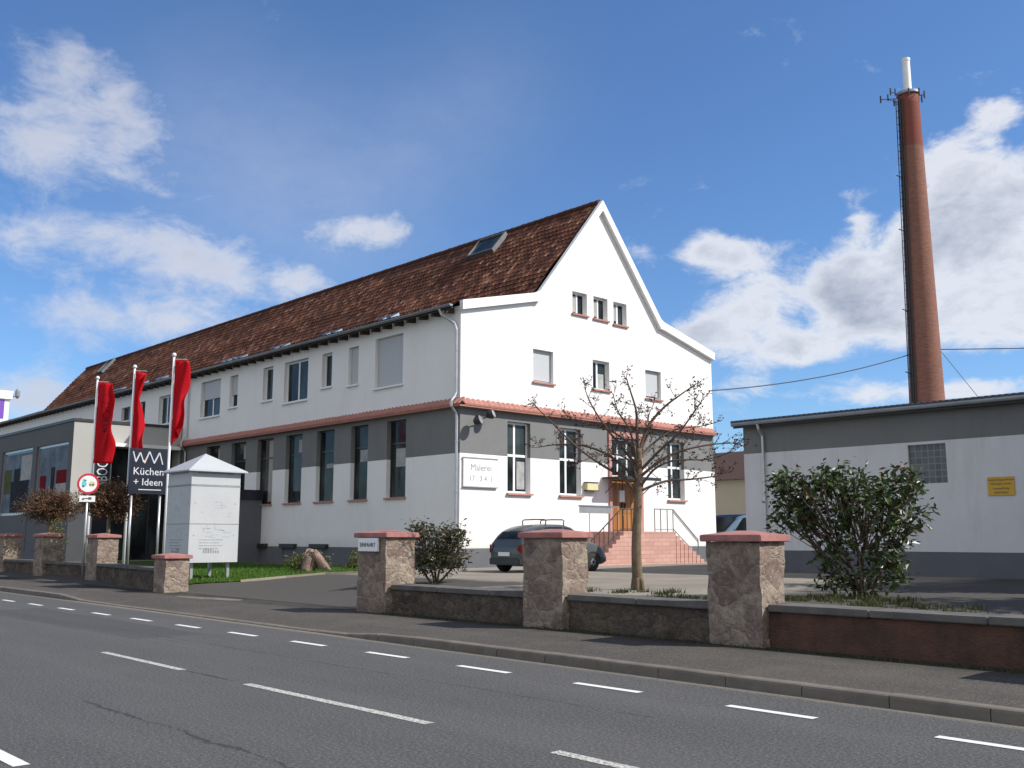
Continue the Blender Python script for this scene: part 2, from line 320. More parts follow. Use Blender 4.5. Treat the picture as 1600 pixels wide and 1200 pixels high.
M['twig'] = mat('twig_bark', mottled((.15, .105, .085), (.09, .065, .052), 6, 50, .4, .01), rough=.95, spec=.1)
def brickfn(t, b):
    p = oc(t)
    g = t.n('ShaderNodeSeparateXYZ', i_0=p)
    ax = t.math('MULTIPLY', t.math('ARCTAN2', t.math('SUBTRACT', g.outputs[1], CHY), t.math('SUBTRACT', g.outputs[0], CHX)), .9)
    v = t.n('ShaderNodeCombineXYZ', i_0=ax, i_1=g.outputs[2])
    br = t.n('ShaderNodeTexBrick'); t.put(br, 'Vector', v.outputs[0]); br.inputs['Scale'].default_value = 1.
    br.inputs['Brick Width'].default_value = .26; br.inputs['Row Height'].default_value = .085; br.inputs['Mortar Size'].default_value = .012
    br.inputs['Color1'].default_value = (.25, .108, .078, 1); br.inputs['Color2'].default_value = (.175, .072, .053, 1); br.inputs['Mortar'].default_value = (.22, .14, .11, 1)
    c = br.outputs[0]
    top = t.math('GREATER_THAN', g.outputs[2], 26.05)
    c = t.mix(t.math('MULTIPLY', top, .7), c, (.185, .05, .04))
    c = t.mix(t.ramp(t.noise(t.vmath('MULTIPLY', p, (1, 1, .12)), 1.1, 6, .7), [(.5, 0.), (.8, .5)]), c, (.12, .07, .055))
    t.put(b, 'Base Color', c); bump(t, b, br.outputs['Fac'], -.4, .01)
CHX, CHY = -26.43, 59.52
M['brick'] = mat('chimney_brick', brickfn, rough=.9, spec=.15)
def stepfn(t, b):
    p = oc(t); g = t.n('ShaderNodeSeparateXYZ', i_0=p)
    v = t.n('ShaderNodeCombineXYZ', i_0=t.math('ADD', g.outputs[1], t.math('MULTIPLY', g.outputs[0], .7)), i_1=g.outputs[2])
    br = t.n('ShaderNodeTexBrick'); t.put(br, 'Vector', v.outputs[0]); br.inputs['Scale'].default_value = 1.
    br.inputs['Brick Width'].default_value = .55; br.inputs['Row Height'].default_value = .169; br.inputs['Mortar Size'].default_value = .009
    br.inputs['Color1'].default_value = (.53, .32, .27, 1); br.inputs['Color2'].default_value = (.45, .255, .215, 1); br.inputs['Mortar'].default_value = (.30, .19, .165, 1)
    c = t.mix(t.ramp(t.noise(p, 4, 6, .7), [(.5, 0.), (.8, .5)]), br.outputs[0], (.30, .17, .14))
    t.put(b, 'Base Color', c); bump(t, b, br.outputs['Fac'], -.3, .01)
M['steps'] = mat('sandstone_steps', stepfn, rough=.85, spec=.2)
def flagfn(t, b):
    p = oc(t); f = t.noise(p, 2.2, 3, .5)
    c = t.mix(f, (.62, .008, .018), (.50, .006, .016)); t.put(b, 'Base Color', c)
    tr = t.n('ShaderNodeBsdfTranslucent'); t.put(tr, 0, (.75, .02, .03, 1))
    mx = t.n('ShaderNodeMixShader'); mx.inputs[0].default_value = .4
    t.t.links.new(b.outputs[0], mx.inputs[1]); t.t.links.new(tr.outputs[0], mx.inputs[2]); t.t.links.new(mx.outputs[0], t.t.nodes['Material Output'].inputs[0])
M['flag'] = mat('red_flag_cloth', flagfn, rough=.7, spec=.2)
M['flagtext'] = mat('flag_print', mottled((.05, .006, .01), (.07, .008, .012), 4, 60, .02, .001), rough=.7, spec=.2)
M['black'] = mat('black_panel', mottled((.012, .013, .022), (.018, .018, .028), 2, 60, .02, .001), rough=.3)
M['lettering'] = mat('pale_lettering', mottled((.62, .64, .68), (.56, .58, .62), 4, 60, .02, .001), rough=.5)
M['orange'] = mat('orange_dot', mottled((.8, .33, .06), (.7, .28, .05), 4, 60, .02, .001), rough=.5)
M['greyline'] = mat('faded_print', mottled((.20, .21, .22), (.30, .31, .32), 4, 60, .02, .001), rough=.6)
M['blueprint'] = mat('faded_blue_print', mottled((.30, .37, .43), (.36, .42, .46), 4, 60, .02, .001), rough=.6)
M['kiosk'] = mat('weathered_white_panel', mottled((.455, .47, .475), (.41, .42, .43), 1.2, 50, .05, .002, ((.38, .39, .40), .7)), rough=.5)
M['darkprint'] = mat('dark_print', mottled((.07, .07, .08), (.12, .12, .12), 6, 60, .02, .001), rough=.6)
M['signwhite'] = mat('sign_white', mottled((.82, .82, .82), (.78, .78, .78), 3, 60, .02, .001), rough=.4)
M['signred'] = mat('sign_red', mottled((.55, .02, .04), (.50, .02, .035), 3, 60, .02, .001), rough=.4)
M['signteal'] = mat('sign_teal', mottled((.18, .62, .58), (.12, .5, .5), 12, 60, .02, .001), rough=.4)
M['signolive'] = mat('sign_cream', mottled((.72, .66, .38), (.6, .52, .25), 12, 60, .02, .001), rough=.4)
M['yellow'] = mat('yellow_sign', mottled((.62, .36, .02), (.56, .31, .015), 4, 60, .02, .001), rough=.5)
M['purple'] = mat('purple_panel', mottled((.18, .06, .42), (.15, .05, .36), 3, 60, .02, .001), rough=.4)
M['posterblue'] = mat('poster_pale_blue', mottled((.20, .25, .30), (.07, .095, .12), .9, 30, .02, .001), rough=.9, spec=.05)
M['posterdark'] = mat('poster_dark', mottled((.02, .022, .03), (.05, .055, .065), 1.8, 30, .02, .001), rough=.9, spec=.05)
M['posterred'] = mat('poster_red', mottled((.20, .015, .02), (.08, .01, .014), 2.5, 30, .02, .001), rough=.9, spec=.05)
M['posterolive'] = mat('poster_olive', mottled((.12, .13, .06), (.06, .07, .045), 2.5, 30, .02, .001), rough=.9, spec=.05)
M['carpaint'] = mat('grey_blue_paint', mottled((.088, .102, .104), (.083, .096, .099), 1, 200, .01, .001), rough=.25, metal=.15, spec=.5)
M['navy'] = mat('navy_paint', mottled((.012, .022, .065), (.012, .02, .06), 1, 200, .01, .001), rough=.22, metal=.2, spec=.6)
M['silverblue'] = mat('silver_blue_paint', mottled((.22, .33, .42), (.21, .31, .40), 1, 200, .01, .001), rough=.25, metal=.4, spec=.6)
M['tyre'] = mat('tyre_rubber', mottled((.018, .018, .018), (.028, .027, .026), 8, 60, .2, .003), rough=.9)
M['rim'] = mat('alloy_rim', mottled((.52, .53, .55), (.42, .43, .45), 8, 60, .05, .001), rough=.35, metal=.8)
M['lampred'] = mat('tail_lamp', mottled((.12, .008, .01), (.09, .007, .009), 12, 60, .02, .001), rough=.15)
M['farwall'] = mat('cream_render', mottled((.52, .46, .34), (.47, .42, .31), .8, 30, .15, .01), rough=.9, spec=.2)
M['farroof'] = mat('brown_roof', mottled((.10, .06, .05), (.07, .045, .04), 2.5, 20, .5, .04), rough=.9, spec=.2)
def gbfn(t, b):
    p = oc(t); g = t.n('ShaderNodeSeparateXYZ', i_0=p)
    fx = t.math('ABSOLUTE', t.math('SUBTRACT', t.math('FRACT', t.math('MULTIPLY', t.math('ADD', g.outputs[0], 13.28), 1/.185)), .5))
    fz = t.math('ABSOLUTE', t.math('SUBTRACT', t.math('FRACT', t.math('MULTIPLY', t.math('ADD', g.outputs[2], -3.24), 1/.188)), .5))
    e = t.math('GREATER_THAN', t.math('MAXIMUM', fx, fz), .43)
    wn = t.n('ShaderNodeTexWhiteNoise', noise_dimensions='3D'); t.put(wn, 'Vector', t.vmath('FLOOR', t.vmath('MULTIPLY', t.vmath('ADD', p, (13.28, 0, -3.24)), (1/.185, 0, 1/.188))))
    c = t.mix(wn.outputs[0], (.045, .05, .06), (.09, .095, .105))
    t.put(b, 'Base Color', t.mix(e, c, (.16, .16, .16))); bump(t, b, t.math('MAXIMUM', fx, fz), -.5, .02)
M['glassblock'] = mat('glass_blocks', gbfn, rough=.2)

# ------------------------------------------------------------------ mesh helpers
ORG = {}
class MB:
    def __init__(s): s.v = []; s.f = []; s.m = []
    def poly(s, pts, m=0):
        b = len(s.v); s.v += [tuple(p) for p in pts]; s.f.append(tuple(range(b, b+len(pts)))); s.m.append(m)
    def hexa(s, p, m=0):
        b = len(s.v); s.v += [tuple(q) for q in p]
        for f in ((0, 3, 2, 1), (4, 5, 6, 7), (0, 1, 5, 4), (1, 2, 6, 5), (2, 3, 7, 6), (3, 0, 4, 7)):
            s.f.append(tuple(b+i for i in f)); s.m.append(m)
    def box(s, x0, y0, z0, x1, y1, z1, m=0):
        x0, x1 = sorted((x0, x1)); y0, y1 = sorted((y0, y1)); z0, z1 = sorted((z0, z1))
        s.hexa([(x0, y0, z0), (x1, y0, z0), (x1, y1, z0), (x0, y1, z0), (x0, y0, z1), (x1, y0, z1), (x1, y1, z1), (x0, y1, z1)], m)
    def tube(s, pts, rad, n=8, m=0, caps=True):
        pts = [Vector(p) for p in pts]
        if not hasattr(rad, '__len__'): rad = [rad]*len(pts)
        b = len(s.v); up = None
        for i, p in enumerate(pts):
            t = (pts[min(i+1, len(pts)-1)] - pts[max(i-1, 0)])
            if t.length < 1e-9: t = Vector((0, 0, 1))
            t.normalize()
            if up is None: up = t.orthogonal().normalized()
            else:
                up = up - t*up.dot(t)
                up = up.normalized() if up.length > 1e-6 else t.orthogonal().normalized()
            sd = t.cross(up)
            for k in range(n):
                a = 2*math.pi*k/n
                s.v.append(tuple(p + (up*math.cos(a) + sd*math.sin(a))*rad[i]))
        for i in range(len(pts)-1):
            for k in range(n):
                s.f.append((b+i*n+k, b+i*n+(k+1) % n, b+(i+1)*n+(k+1) % n, b+(i+1)*n+k)); s.m.append(m)
        if caps:
            s.f.append(tuple(b+k for k in range(n))[::-1]); s.m.append(m)
            e = b+(len(pts)-1)*n; s.f.append(tuple(e+k for k in range(n))); s.m.append(m)
    def lathe(s, c, prof, n=24, m=0):
        b = len(s.v)
        for r, z in prof:
            for k in range(n):
                a = 2*math.pi*k/n; s.v.append((c[0]+r*math.cos(a), c[1]+r*math.sin(a), c[2]+z))
        for i in range(len(prof)-1):
            for k in range(n):
                s.f.append((b+i*n+k, b+i*n+(k+1) % n, b+(i+1)*n+(k+1) % n, b+(i+1)*n+k)); s.m.append(m)
        s.f.append(tuple(b+k for k in range(n))[::-1]); s.m.append(m)
        e = b+(len(prof)-1)*n; s.f.append(tuple(e+k for k in range(n))); s.m.append(m)
    def arr(s, V, F, m=0):
        b = len(s.v); s.v += [tuple(p) for p in V]; s.f += [tuple(int(i)+b for i in f) for f in F]; s.m += [m]*len(F)

def tag(o, label=None, cat=None, group=None, kind=None):
    if label: o['label'] = label
    if cat: o['category'] = cat
    if group: o['group'] = group
    if kind: o['kind'] = kind
    return o
def empty(name, loc, label=None, cat=None, group=None):
    o = bpy.data.objects.new(name, None); o.empty_display_size = .3; C.objects.link(o)
    o.location = loc; ORG[o.name] = Vector(loc)
    return tag(o, label, cat, group)
def build(mb, name, mats, parent=None, smooth=False, org=None, bevel=0., recalc=False):
    """link the collected faces as ONE mesh object; children keep world shape under their parent"""
    org = ORG[parent.name] if parent is not None else Vector(org or (0, 0, 0))
    me = bpy.data.meshes.new(name)
    V = np.array(mb.v, dtype=float) - np.array(org)
    me.from_pydata(V.tolist(), [], mb.f)
    if isinstance(mats, str): mats = [mats]
    for k in mats: me.materials.append(M[k])
    me.polygons.foreach_set('material_index', mb.m)
    if smooth: me.polygons.foreach_set('use_smooth', [True]*len(mb.f))
    if recalc or bevel:
        bm = bmesh.new(); bm.from_mesh(me)
        if bevel:
            bmesh.ops.remove_doubles(bm, verts=bm.verts, dist=1e-5)
        bmesh.ops.recalc_face_normals(bm, faces=bm.faces); 
        if bevel:
            es = [e for e in bm.edges if len(e.link_faces) == 2 and e.calc_face_angle(0) > R(40)]
            bmesh.ops.bevel(bm, geom=es, offset=bevel, segments=2, affect='EDGES', clamp_overlap=True)
        bm.to_mesh(me); bm.free()
    me.update()
    o = bpy.data.objects.new(name, me); C.objects.link(o)
    if parent is not None: o.parent = parent; ORG[o.name] = org
    else: o.location = org; ORG[o.name] = org
    return o
def copytree(o, parent=None):
    c = o.copy(); C.objects.link(c); ORG[c.name] = ORG[o.name]
    if parent is not None: c.parent = parent
    for ch in list(o.children):
        copytree(ch, c)
    return c
class Frame:
    """a wall: origin, horizontal direction a, outward normal n"""
    def __init__(s, o, a, n): s.o = Vector(o); s.a = Vector(a); s.n = Vector(n)
    def p(s, a, z, d=0.): q = s.o + s.a*a + s.n*d; return (q.x, q.y, z)
    def box(s, mb, a0, a1, z0, z1, d0, d1, m=0):
        P = s.p
        mb.hexa([P(a0, z0, d0), P(a1, z0, d0), P(a1, z0, d1), P(a0, z0, d1), P(a0, z1, d0), P(a1, z1, d0), P(a1, z1, d1), P(a0, z1, d1)], m)
def text(body, fr, a, z, d, size, matn, name, parent=None, align='CENTER', rot=0., depth=.006, org=None, xs=1.):
    cu = bpy.data.curves.new('t', 'FONT'); cu.body = body; cu.size = size; cu.extrude = depth/2; cu.align_x = align; cu.resolution_u = 2
    cu.space_line = .95
    ob = bpy.data.objects.new('t', cu); C.objects.link(ob)
    me = bpy.data.meshes.new_from_object(ob.evaluated_get(bpy.context.evaluated_depsgraph_get()))
    bpy.data.objects.remove(ob); bpy.data.curves.remove(cu)
    # text runs to the viewer's right: a x up, seen against the outward normal
    right = Vector((0, 0, 1)).cross(fr.n)
    mb = MB(); cs, sn = math.cos(rot), math.sin(rot); base = Vector(fr.p(a, z, d))
    V = []
    for v in me.vertices:
        x, y = v.co.x*xs, v.co.y; x, y = x*cs-y*sn, x*sn+y*cs
        V.append(base + right*x + Vector((0, 0, 1))*y + fr.n*v.co.z)
    mb.arr(V, [tuple(p.vertices) for p in me.polygons]); bpy.data.meshes.remove(me)
    return build(mb, name, [matn], parent, org=org or tuple(base))
def clip_below(poly, f):
    """keep the part of (a, z) polygon below line z <= f(a)"""
    out = []
    for i in range(len(poly)):
        p, q = poly[i], poly[(i+1) % len(poly)]
        dp, dq = f(p[0])-p[1], f(q[0])-q[1]
        if dp >= -1e-9: out.append(p)
        if (dp > 1e-9 and dq < -1e-9) or (dp < -1e-9 and dq > 1e-9):
            t = dp/(dp-dq); out.append((p[0]+(q[0]-p[0])*t, p[1]+(q[1]-p[1])*t))
    return out
def wall(mb, fr, a0, a1, prof, holes, bands, depth=.24, reveal=0):
    """wall with openings; prof: [(a, ztop)...]; bands: [(z0, z1, material index)]; holes: (a0, a1, z0, z1)"""
    A = sorted({a0, a1, *[p[0] for p in prof if a0 < p[0] < a1], *[h[0] for h in holes], *[h[1] for h in holes]})
    Zs = sorted({b[0] for b in bands} | {b[1] for b in bands} | {h[2] for h in holes} | {h[3] for h in holes})
    def top(a):
        for (p, q) in zip(prof, prof[1:]):
            if p[0]-1e-9 <= a <= q[0]+1e-9: return p[1] + (q[1]-p[1])*(a-p[0])/(q[0]-p[0])
        return prof[-1][1]
    for x0, x1 in zip(A, A[1:]):
        t0, t1 = top(x0+1e-7), top(x1-1e-7)
        for z0, z1 in zip(Zs, Zs[1:]):
            cx, cz = (x0+x1)/2, (z0+z1)/2
            if any(h[0] < cx < h[1] and h[2] < cz < h[3] for h in holes): continue
            pl = clip_below([(x0, z0), (x1, z0), (x1, z1), (x0, z1)], lambda a: t0+(t1-t0)*(a-x0)/(x1-x0))
            if len(pl) < 3: continue
            m = next((b[2] for b in bands if b[0] <= cz <= b[1]), 0)
            mb.poly([fr.p(a, z) for a, z in pl], m)
    for h in holes:
        zs = sorted({h[2], h[3], *[b[0] for b in bands if h[2] < b[0] < h[3]]})
        for z0, z1 in zip(zs, zs[1:]):
            m = next((b[2] for b in bands if b[0] <= (z0+z1)/2 <= b[1]), 0) if reveal is None else reveal
            for a in h[:2]: mb.poly([fr.p(a, z0), fr.p(a, z1), fr.p(a, z1, -depth), fr.p(a, z0, -depth)], m)
        for z in h[2:4]:
            m = next((b[2] for b in bands if b[0] <= z <= b[1]), 0)
            mb.poly([fr.p(h[0], z), fr.p(h[1], z), fr.p(h[1], z, -depth), fr.p(h[0], z, -depth)], m)
def window(fr, h, parent, fmat='upvc', mull=(), trans=(), fw=.07, depth=.2, sill='pink', shutter=0., blind=None, sill_out=.09, label=None, name='window'):
    a0, a1, z0, z1 = h; a0, a1 = sorted((a0, a1))
    mb = MB(); d0, d1 = -depth-.05, -depth+.02
    fr.box(mb, a0, a1, z0, z0+fw, d0, d1); fr.box(mb, a0, a1, z1-fw, z1, d0, d1)
    fr.box(mb, a0, a0+fw, z0+fw, z1-fw, d0, d1); fr.box(mb, a1-fw, a1, z0+fw, z1-fw, d0, d1)
    for k in mull:
        c = a0+(a1-a0)*k; fr.box(mb, c-fw*.6, c+fw*.6, z0+fw, z1-fw, d0, d1-.004)
    cuts = [a0+fw] + [a0+(a1-a0)*k for k in mull] + [a1-fw]
    for k in trans:
        zt = k
        for c0, c1 in zip(cuts, cuts[1:]):
            q0 = c0 + (fw*.6 if c0 != cuts[0] else 0); q1 = c1 - (fw*.6 if c1 != cuts[-1] else 0)
            fr.box(mb, q0, q1, zt-fw*.6, zt+fw*.6, d0, d1-.004)
    wn = build(mb, name, [fmat], parent, recalc=True)
    if label: wn['label'] = label
    p = MB(); fr.box(p, a0+fw*.5, a1-fw*.5, z0+fw*.5, z1-fw*.5, -depth-.03, -depth-.012); build(p, 'pane', ['glass'], wn, recalc=True)
    if sill:
        s = MB(); fr.box(s, a0-.06, a1+.06, z0-.075, z0-.002, -depth+.03, sill_out); build(s, 'sill', [sill], wn, recalc=True)
    if shutter:
        s = MB(); zb = z1-(z1-z0)*shutter
        fr.box(s, a0+.02, a1-.02, zb, z1-.003, -depth+.024, -depth+.05); build(s, 'shutter', ['shutter'], wn, recalc=True)
    if blind:
        s = MB(); b0, b1, zb0, zb1, bm = blind
        fr.box(s, a0+fw+(a1-a0-2*fw)*b0, a0+fw+(a1-a0-2*fw)*b1, zb0, zb1, -depth-.011, -depth-.006); build(s, 'blind', [bm], wn, recalc=True)
    return wn
def leaves(mb, P, size, rng, updir=.35, aspect=.45, droop=0.2, m=0):
    """one bent leaf (two quads) at each point of P"""
    n = len(P)
    d = rng.normal(size=(n, 3)); d[:, 2] = d[:, 2]*.6 - droop; d /= np.linalg.norm(d, axis=1)[:, None]
    u = rng.normal(size=(n, 3)); u[:, 2] += updir*3; s = np.cross(d, u); s /= np.linalg.norm(s, axis=1)[:, None] + 1e-9
    nn = np.cross(s, d)
    L = size*(.6+.8*rng.random(n))[:, None]; W = L*aspect*.5
    p0 = P; p3 = P + d*L - nn*L*.12; mid = P + d*L*.5 + nn*L*.03
    a = mid + s*W; b = mid - s*W; a2 = P+d*L*.5
    V = np.stack([p0, a, p3, b], axis=1).reshape(-1, 3)
    base = len(mb.v); mb.v += V.tolist()
    I = np.arange(n)*4+base
    F = np.concatenate([np.stack([I, I+1, I+2], 1), np.stack([I, I+2, I+3], 1)])
    mb.f += F.tolist(); mb.m += [m]*len(F)

# ------------------------------------------------------------------ terrain, road, pavement
def sstep(a, b, x): t = min(1, max(0, (x-a)/(b-a))); return t*t*(3-2*t)
def yard_h(x, y):
    right = .60; gate = .13 + .47*sstep(12.9, 19, y); left = .12 + .26*sstep(13.2, 14.2, y) + .14*sstep(14.2, 22, y)
    if x > -19: k = sstep(-18.4, -17.4, x); h = gate + (right-gate)*k
    else: k = sstep(-28.0, -29.6, x) if False else sstep(28.0, 29.6, -x); h = gate + (left-gate)*k
    return h
def sheet(name, xs, ys, hf, m, skirt=0):
    mb = MB(); nx, ny = len(xs), len(ys)
    V = [(x, y, hf(x, y)) for y in ys for x in xs]
    F = [(j*nx+i, j*nx+i+1, (j+1)*nx+i+1, (j+1)*nx+i) for j in range(ny-1) for i in range(nx-1)]
    mb.arr(V, F)
    o = build(mb, name, [m], smooth=True); tag(o, kind='structure'); return o
kY = lambda x: 9.86 + .015*max(0., -x)
def kH(x):
    return .125 - .10*(sstep(13.4, 15.6, -x) - sstep(27.5, 30, -x))
mb = MB(); mb.poly([(-900, -900, -.06), (900, -900, -.06), (900, 900, -.06), (-900, 900, -.06)])
tag(build(mb, 'ground', ['earth']), kind='structure')
xs = list(np.arange(-140, 40.1, 1.0))
sheet('road', xs, [-9, -4, 0, 4, 8, 10.8], lambda x, y: 0. if y < 10 else -.004 - 0*x, 'road')
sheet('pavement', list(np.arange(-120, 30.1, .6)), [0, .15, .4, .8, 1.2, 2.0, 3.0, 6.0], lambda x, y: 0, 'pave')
pv = bpy.data.objects['pavement'].data
for v in pv.vertices:
    y0 = kY(v.co.x)+.14; t = v.co.y
    v.co.y = y0 + t if t < 2.5 else (13.05 if t < 4 else 14.3)
    h = kH(v.co.x)-.003; v.co.z = h + (.125-h)*sstep(0, 1.2, t) if t < 4 else (.125 if v.co.x < -17.5 else .06)
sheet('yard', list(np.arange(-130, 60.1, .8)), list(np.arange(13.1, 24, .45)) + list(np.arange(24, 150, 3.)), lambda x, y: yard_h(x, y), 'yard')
mb = MB(); x = 20.
while x > -110:
    l = 1.0; a, b = x-.006, x-l+.006
    q = []
    for xx in (a, b):
        h = kH(xx) + rnd.uniform(-.004, .004); y = kY(xx) + rnd.uniform(-.006, .006)
        q.append([(xx, y-.005, -.05), (xx, y, h-.035), (xx, y+.012, h-.012), (xx, y+.035, h), (xx, y+.15, h+.002), (xx, y+.15, -.05)])
    for i in range(5): mb.poly([q[0][i], q[1][i], q[1][i+1], q[0][i+1]])
    mb.poly(q[0]); mb.poly(q[1][::-1]); x -= l
tag(build(mb, 'kerb', ['kerb'], recalc=True), kind='structure')
def dash(mb, x0, x1, y0, y1, wd, m=0):
    n = 4
    for i in range(n):
        t0, t1 = i/n, (i+1)/n
        a = x0+(x1-x0)*t0; b = x0+(x1-x0)*t1; ya = y0+(y1-y0)*t0; yb = y0+(y1-y0)*t1
        mb.poly([(a, ya-wd/2, .004), (b, yb-wd/2, .004), (b, yb+wd/2, .004), (a, ya+wd/2, .004)], m)
mb = MB()
for k in range(-2, 22):
    x0 = -4.02-2.17*k; y = 8.78 + min(.17, max(0, -x0-3)*.016)
    dash(mb, x0, x0+1.0, y+.008, y, .115)
for k in range(0, 3): dash(mb, -8.25-2.17*k*1.0+.0, -9.25-2.17*k, 2.68, 2.68, .125) if k == 0 else None
tag(build(mb, 'cycle_lane_marking', ['mark']), kind='structure')
mb = MB()
for k in (0, 1): dash(mb, -5.85-5.09*k, -2.4-5.09*k, 5.96+.04*k, 5.93+.06*k, .12)
dash(mb, -15.4, -12.65, 6.05, 6.01, .11)
tag(build(mb, 'centre_line_marking', ['markworn']), kind='structure')
# pale concrete patch in the pavement, path kerb and dry path by the lawn
mb = MB()
for cx, cy, rx, ry in ((-25.3, 12.3, 1.15, .2), (-24.2, 12.5, .9, .28)):
    pts = [(cx+rx*math.cos(2*math.pi*k/26)*(1+.28*mnoise.noise((k*.9, cx, 0))), cy+ry*math.sin(2*math.pi*k/26)*(1+.5*mnoise.noise((k*.7, cx, 3))), .130 if cx < -25 else .134) for k in range(26)]
    mb.poly(pts)
tag(build(mb, 'pavement_patch', ['patch']), kind='structure')
edge = [(-29.0, 13.9), (-28.7, 15.4), (-28.2, 16.7), (-27.5, 17.7), (-26.6, 18.35), (-25.2, 18.75)]
mb = MB()
for (p, q) in zip(edge[1:], edge[2:]):
    n = Vector((q[1]-p[1], p[0]-q[0], 0)).normalized()*.17
    z0 = yard_h(*p)+.06; z1 = yard_h(*q)+.06
    mb.hexa([(p[0], p[1], z0-.15), (q[0], q[1], z1-.15), (q[0]-n.x, q[1]-n.y, z1-.15), (p[0]-n.x, p[1]-n.y, z0-.15), (p[0], p[1], z0), (q[0], q[1], z1), (q[0]-n.x, q[1]-n.y, z1), (p[0]-n.x, p[1]-n.y, z0)])
tag(build(mb, 'path_edging', ['sand'], recalc=True), kind='structure')
mb = MB()   # lawn soil sheet, laid on the yard
LX = lambda y: -29.0 + (.55*(y-13.9) if y < 15.4 else 0) if False else np.interp(y, [13.3, 13.9, 15.4, 16.7, 17.7, 18.4, 19.0, 22.9], [-29.2, -29.05, -28.75, -28.3, -27.7, -27.4, -27.6, -31.0])
LY = lambda x: np.interp(x, [-60, -41, -35.7, -29.2, -28], [14.25, 14.25, 14.1, 13.35, 13.35])
ys = list(np.arange(13.3, 22.9, .4)); ny = len(ys)
V = []; F = []; nx = 16
for y in ys:
    for i in range(nx):
        x = LX(y) + (-50-LX(y))*i/(nx-1); y_ = max(y, LY(x)); V.append((x, y_, yard_h(x, y_)+.025+.015*mnoise.noise((x*.8, y_*.8, 0))))
F = [(j*nx+i+1, j*nx+i, (j+1)*nx+i, (j+1)*nx+i+1) for j in range(ny-1) for i in range(nx-1)]
mb.arr(V, F); tag(build(mb, 'lawn_ground', ['soil'], smooth=True), kind='structure')
def blades(P, h, name, m, rng, wd=.012):
    n = len(P); a = rng.random(n)*2*math.pi; H = h*(.5+rng.random(n))
    sx = np.cos(a)*wd; sy = np.sin(a)*wd; lx = rng.normal(size=n)*H*.35; ly = rng.normal(size=n)*H*.35
    V = np.stack([P-np.stack([sx, sy, 0*sx], 1), P+np.stack([sx, sy, 0*sx], 1), P+np.stack([lx, ly, H], 1)], 1).reshape(-1, 3)
    mb = MB(); I = np.arange(n)*3; mb.v = V.tolist(); mb.f = np.stack([I, I+1, I+2], 1).tolist(); mb.m = [0]*n
    return build(mb, name, [m])
rng = np.random.default_rng(3)
P = []
while len(P) < 22000:
    y = 13.4+rng.random()*9.3; x = LX(y) - rng.random()**1.5*14
    if y < LY(x)+.05: continue
    P.append((x, y, yard_h(x, y)+.02))
tag(blades(np.array(P), .075, 'lawn_grass', 'grassblade', rng, .014), 'bright green grass of the lawn around the white panelled pillar', 'grass', kind='stuff')
P = []
for (cx, cy, sx, sy, n) in [(-14.6, 15.4, .9, .35, 420), (-13.0, 16.1, .9, .3, 300), (-11.4, 15.0, .7, .25, 260), (-9.1, 16.9, .75, .45, 1100), (-7.9, 15.6, 1.1, .35, 800), (-6.2, 14.6, 1.2, .3, 420), (-21.0, 16.6, .7, .3, 160), (-9.9, 15.9, .6, .3, 300), (-4.5, 14.3, .8, .3, 200)]:
    k = 0
    tufts = [(cx+rng.normal()*sx*.7, cy+rng.normal()*sy) for q in range(max(3, n//45))]
    while k < n*.7:
        tx_, ty_ = tufts[rng.integers(len(tufts))]; x = tx_+rng.normal()*.11; y = ty_+rng.normal()*.09
        if y > 13.4: P.append((x, y, yard_h(x, y)-.01))
        k += 1
tag(blades(np.array(P), .085, 'wild_grass', 'weed', rng, .016), 'ragged weeds and grass growing behind the low stone wall', 'grass', kind='stuff')
P = []
for k in range(900):
    x = -30+rng.random()*26; x = -17.5+rng.random()*13.; y = 12.66-abs(rng.normal())*.06; P.append((x, y, .115))
tag(blades(np.array(P), .06, 'wall_foot_weeds', 'weed', rng, .01), 'thin line of weeds along the foot of the street wall', 'weeds', kind='stuff')

# ------------------------------------------------------------------ long white building
XG, YF, XE = -28.63, 24.19, -89.6
YR, YB = 32.3, 40.4
mainb = empty('factory_building', (XG, YF, .6), 'long white and grey building with steep brown tiled roof and a tall white gable end', 'building')
FG = Frame((XG, 0, 0), (0, 1, 0), (1, 0, 0)); FF = Frame((0, YF, 0), (1, 0, 0), (0, -1, 0))
BANDS = [(.3, 1.3, 3), (1.3, 4.86, 0), (4.86, 6.75, 1), (6.75, 17, 0)]
GP = [(YF, 10.66), (28.15, 11.6), (YR, 16.5), (36.3, 11.6), (YB, 10.66)]
gw = [(26.64, 27.90, 3.43, 6.25), (29.58, 30.88, 3.43, 6.22), (36.74, 38.0, 3.42, 6.12)]
guw = [(28.07, 29.25, 8.0, 9.36), (31.69, 32.78, 8.06, 9.35), (35.26, 36.4, 8.0, 9.32)]
gat = [(30.44, 31.37, 11.22, 12.2), (31.79, 32.72, 11.2, 12.2), (33.11, 34.02, 11.14, 12.17)]
gdoor = (32.78, 34.68, 1.98, 6.02)
mb = MB(); wall(mb, FG, YF, YB, GP, gw+guw+gat+[gdoor], BANDS, reveal=None, depth=.26)
fw = [(-33.28, -31.98, 3.3, 6.43), (-35.88, -34.62, 3.28, 6.43), (-38.6, -37.18, 3.28, 6.43), (-41.27, -39.83, 3.28, 6.43), (-43.94, -42.42, 3.28, 6.43), (-46.58, -45.1, 3.28, 6.43), (-49.3, -47.85, 3.28, 6.43)]
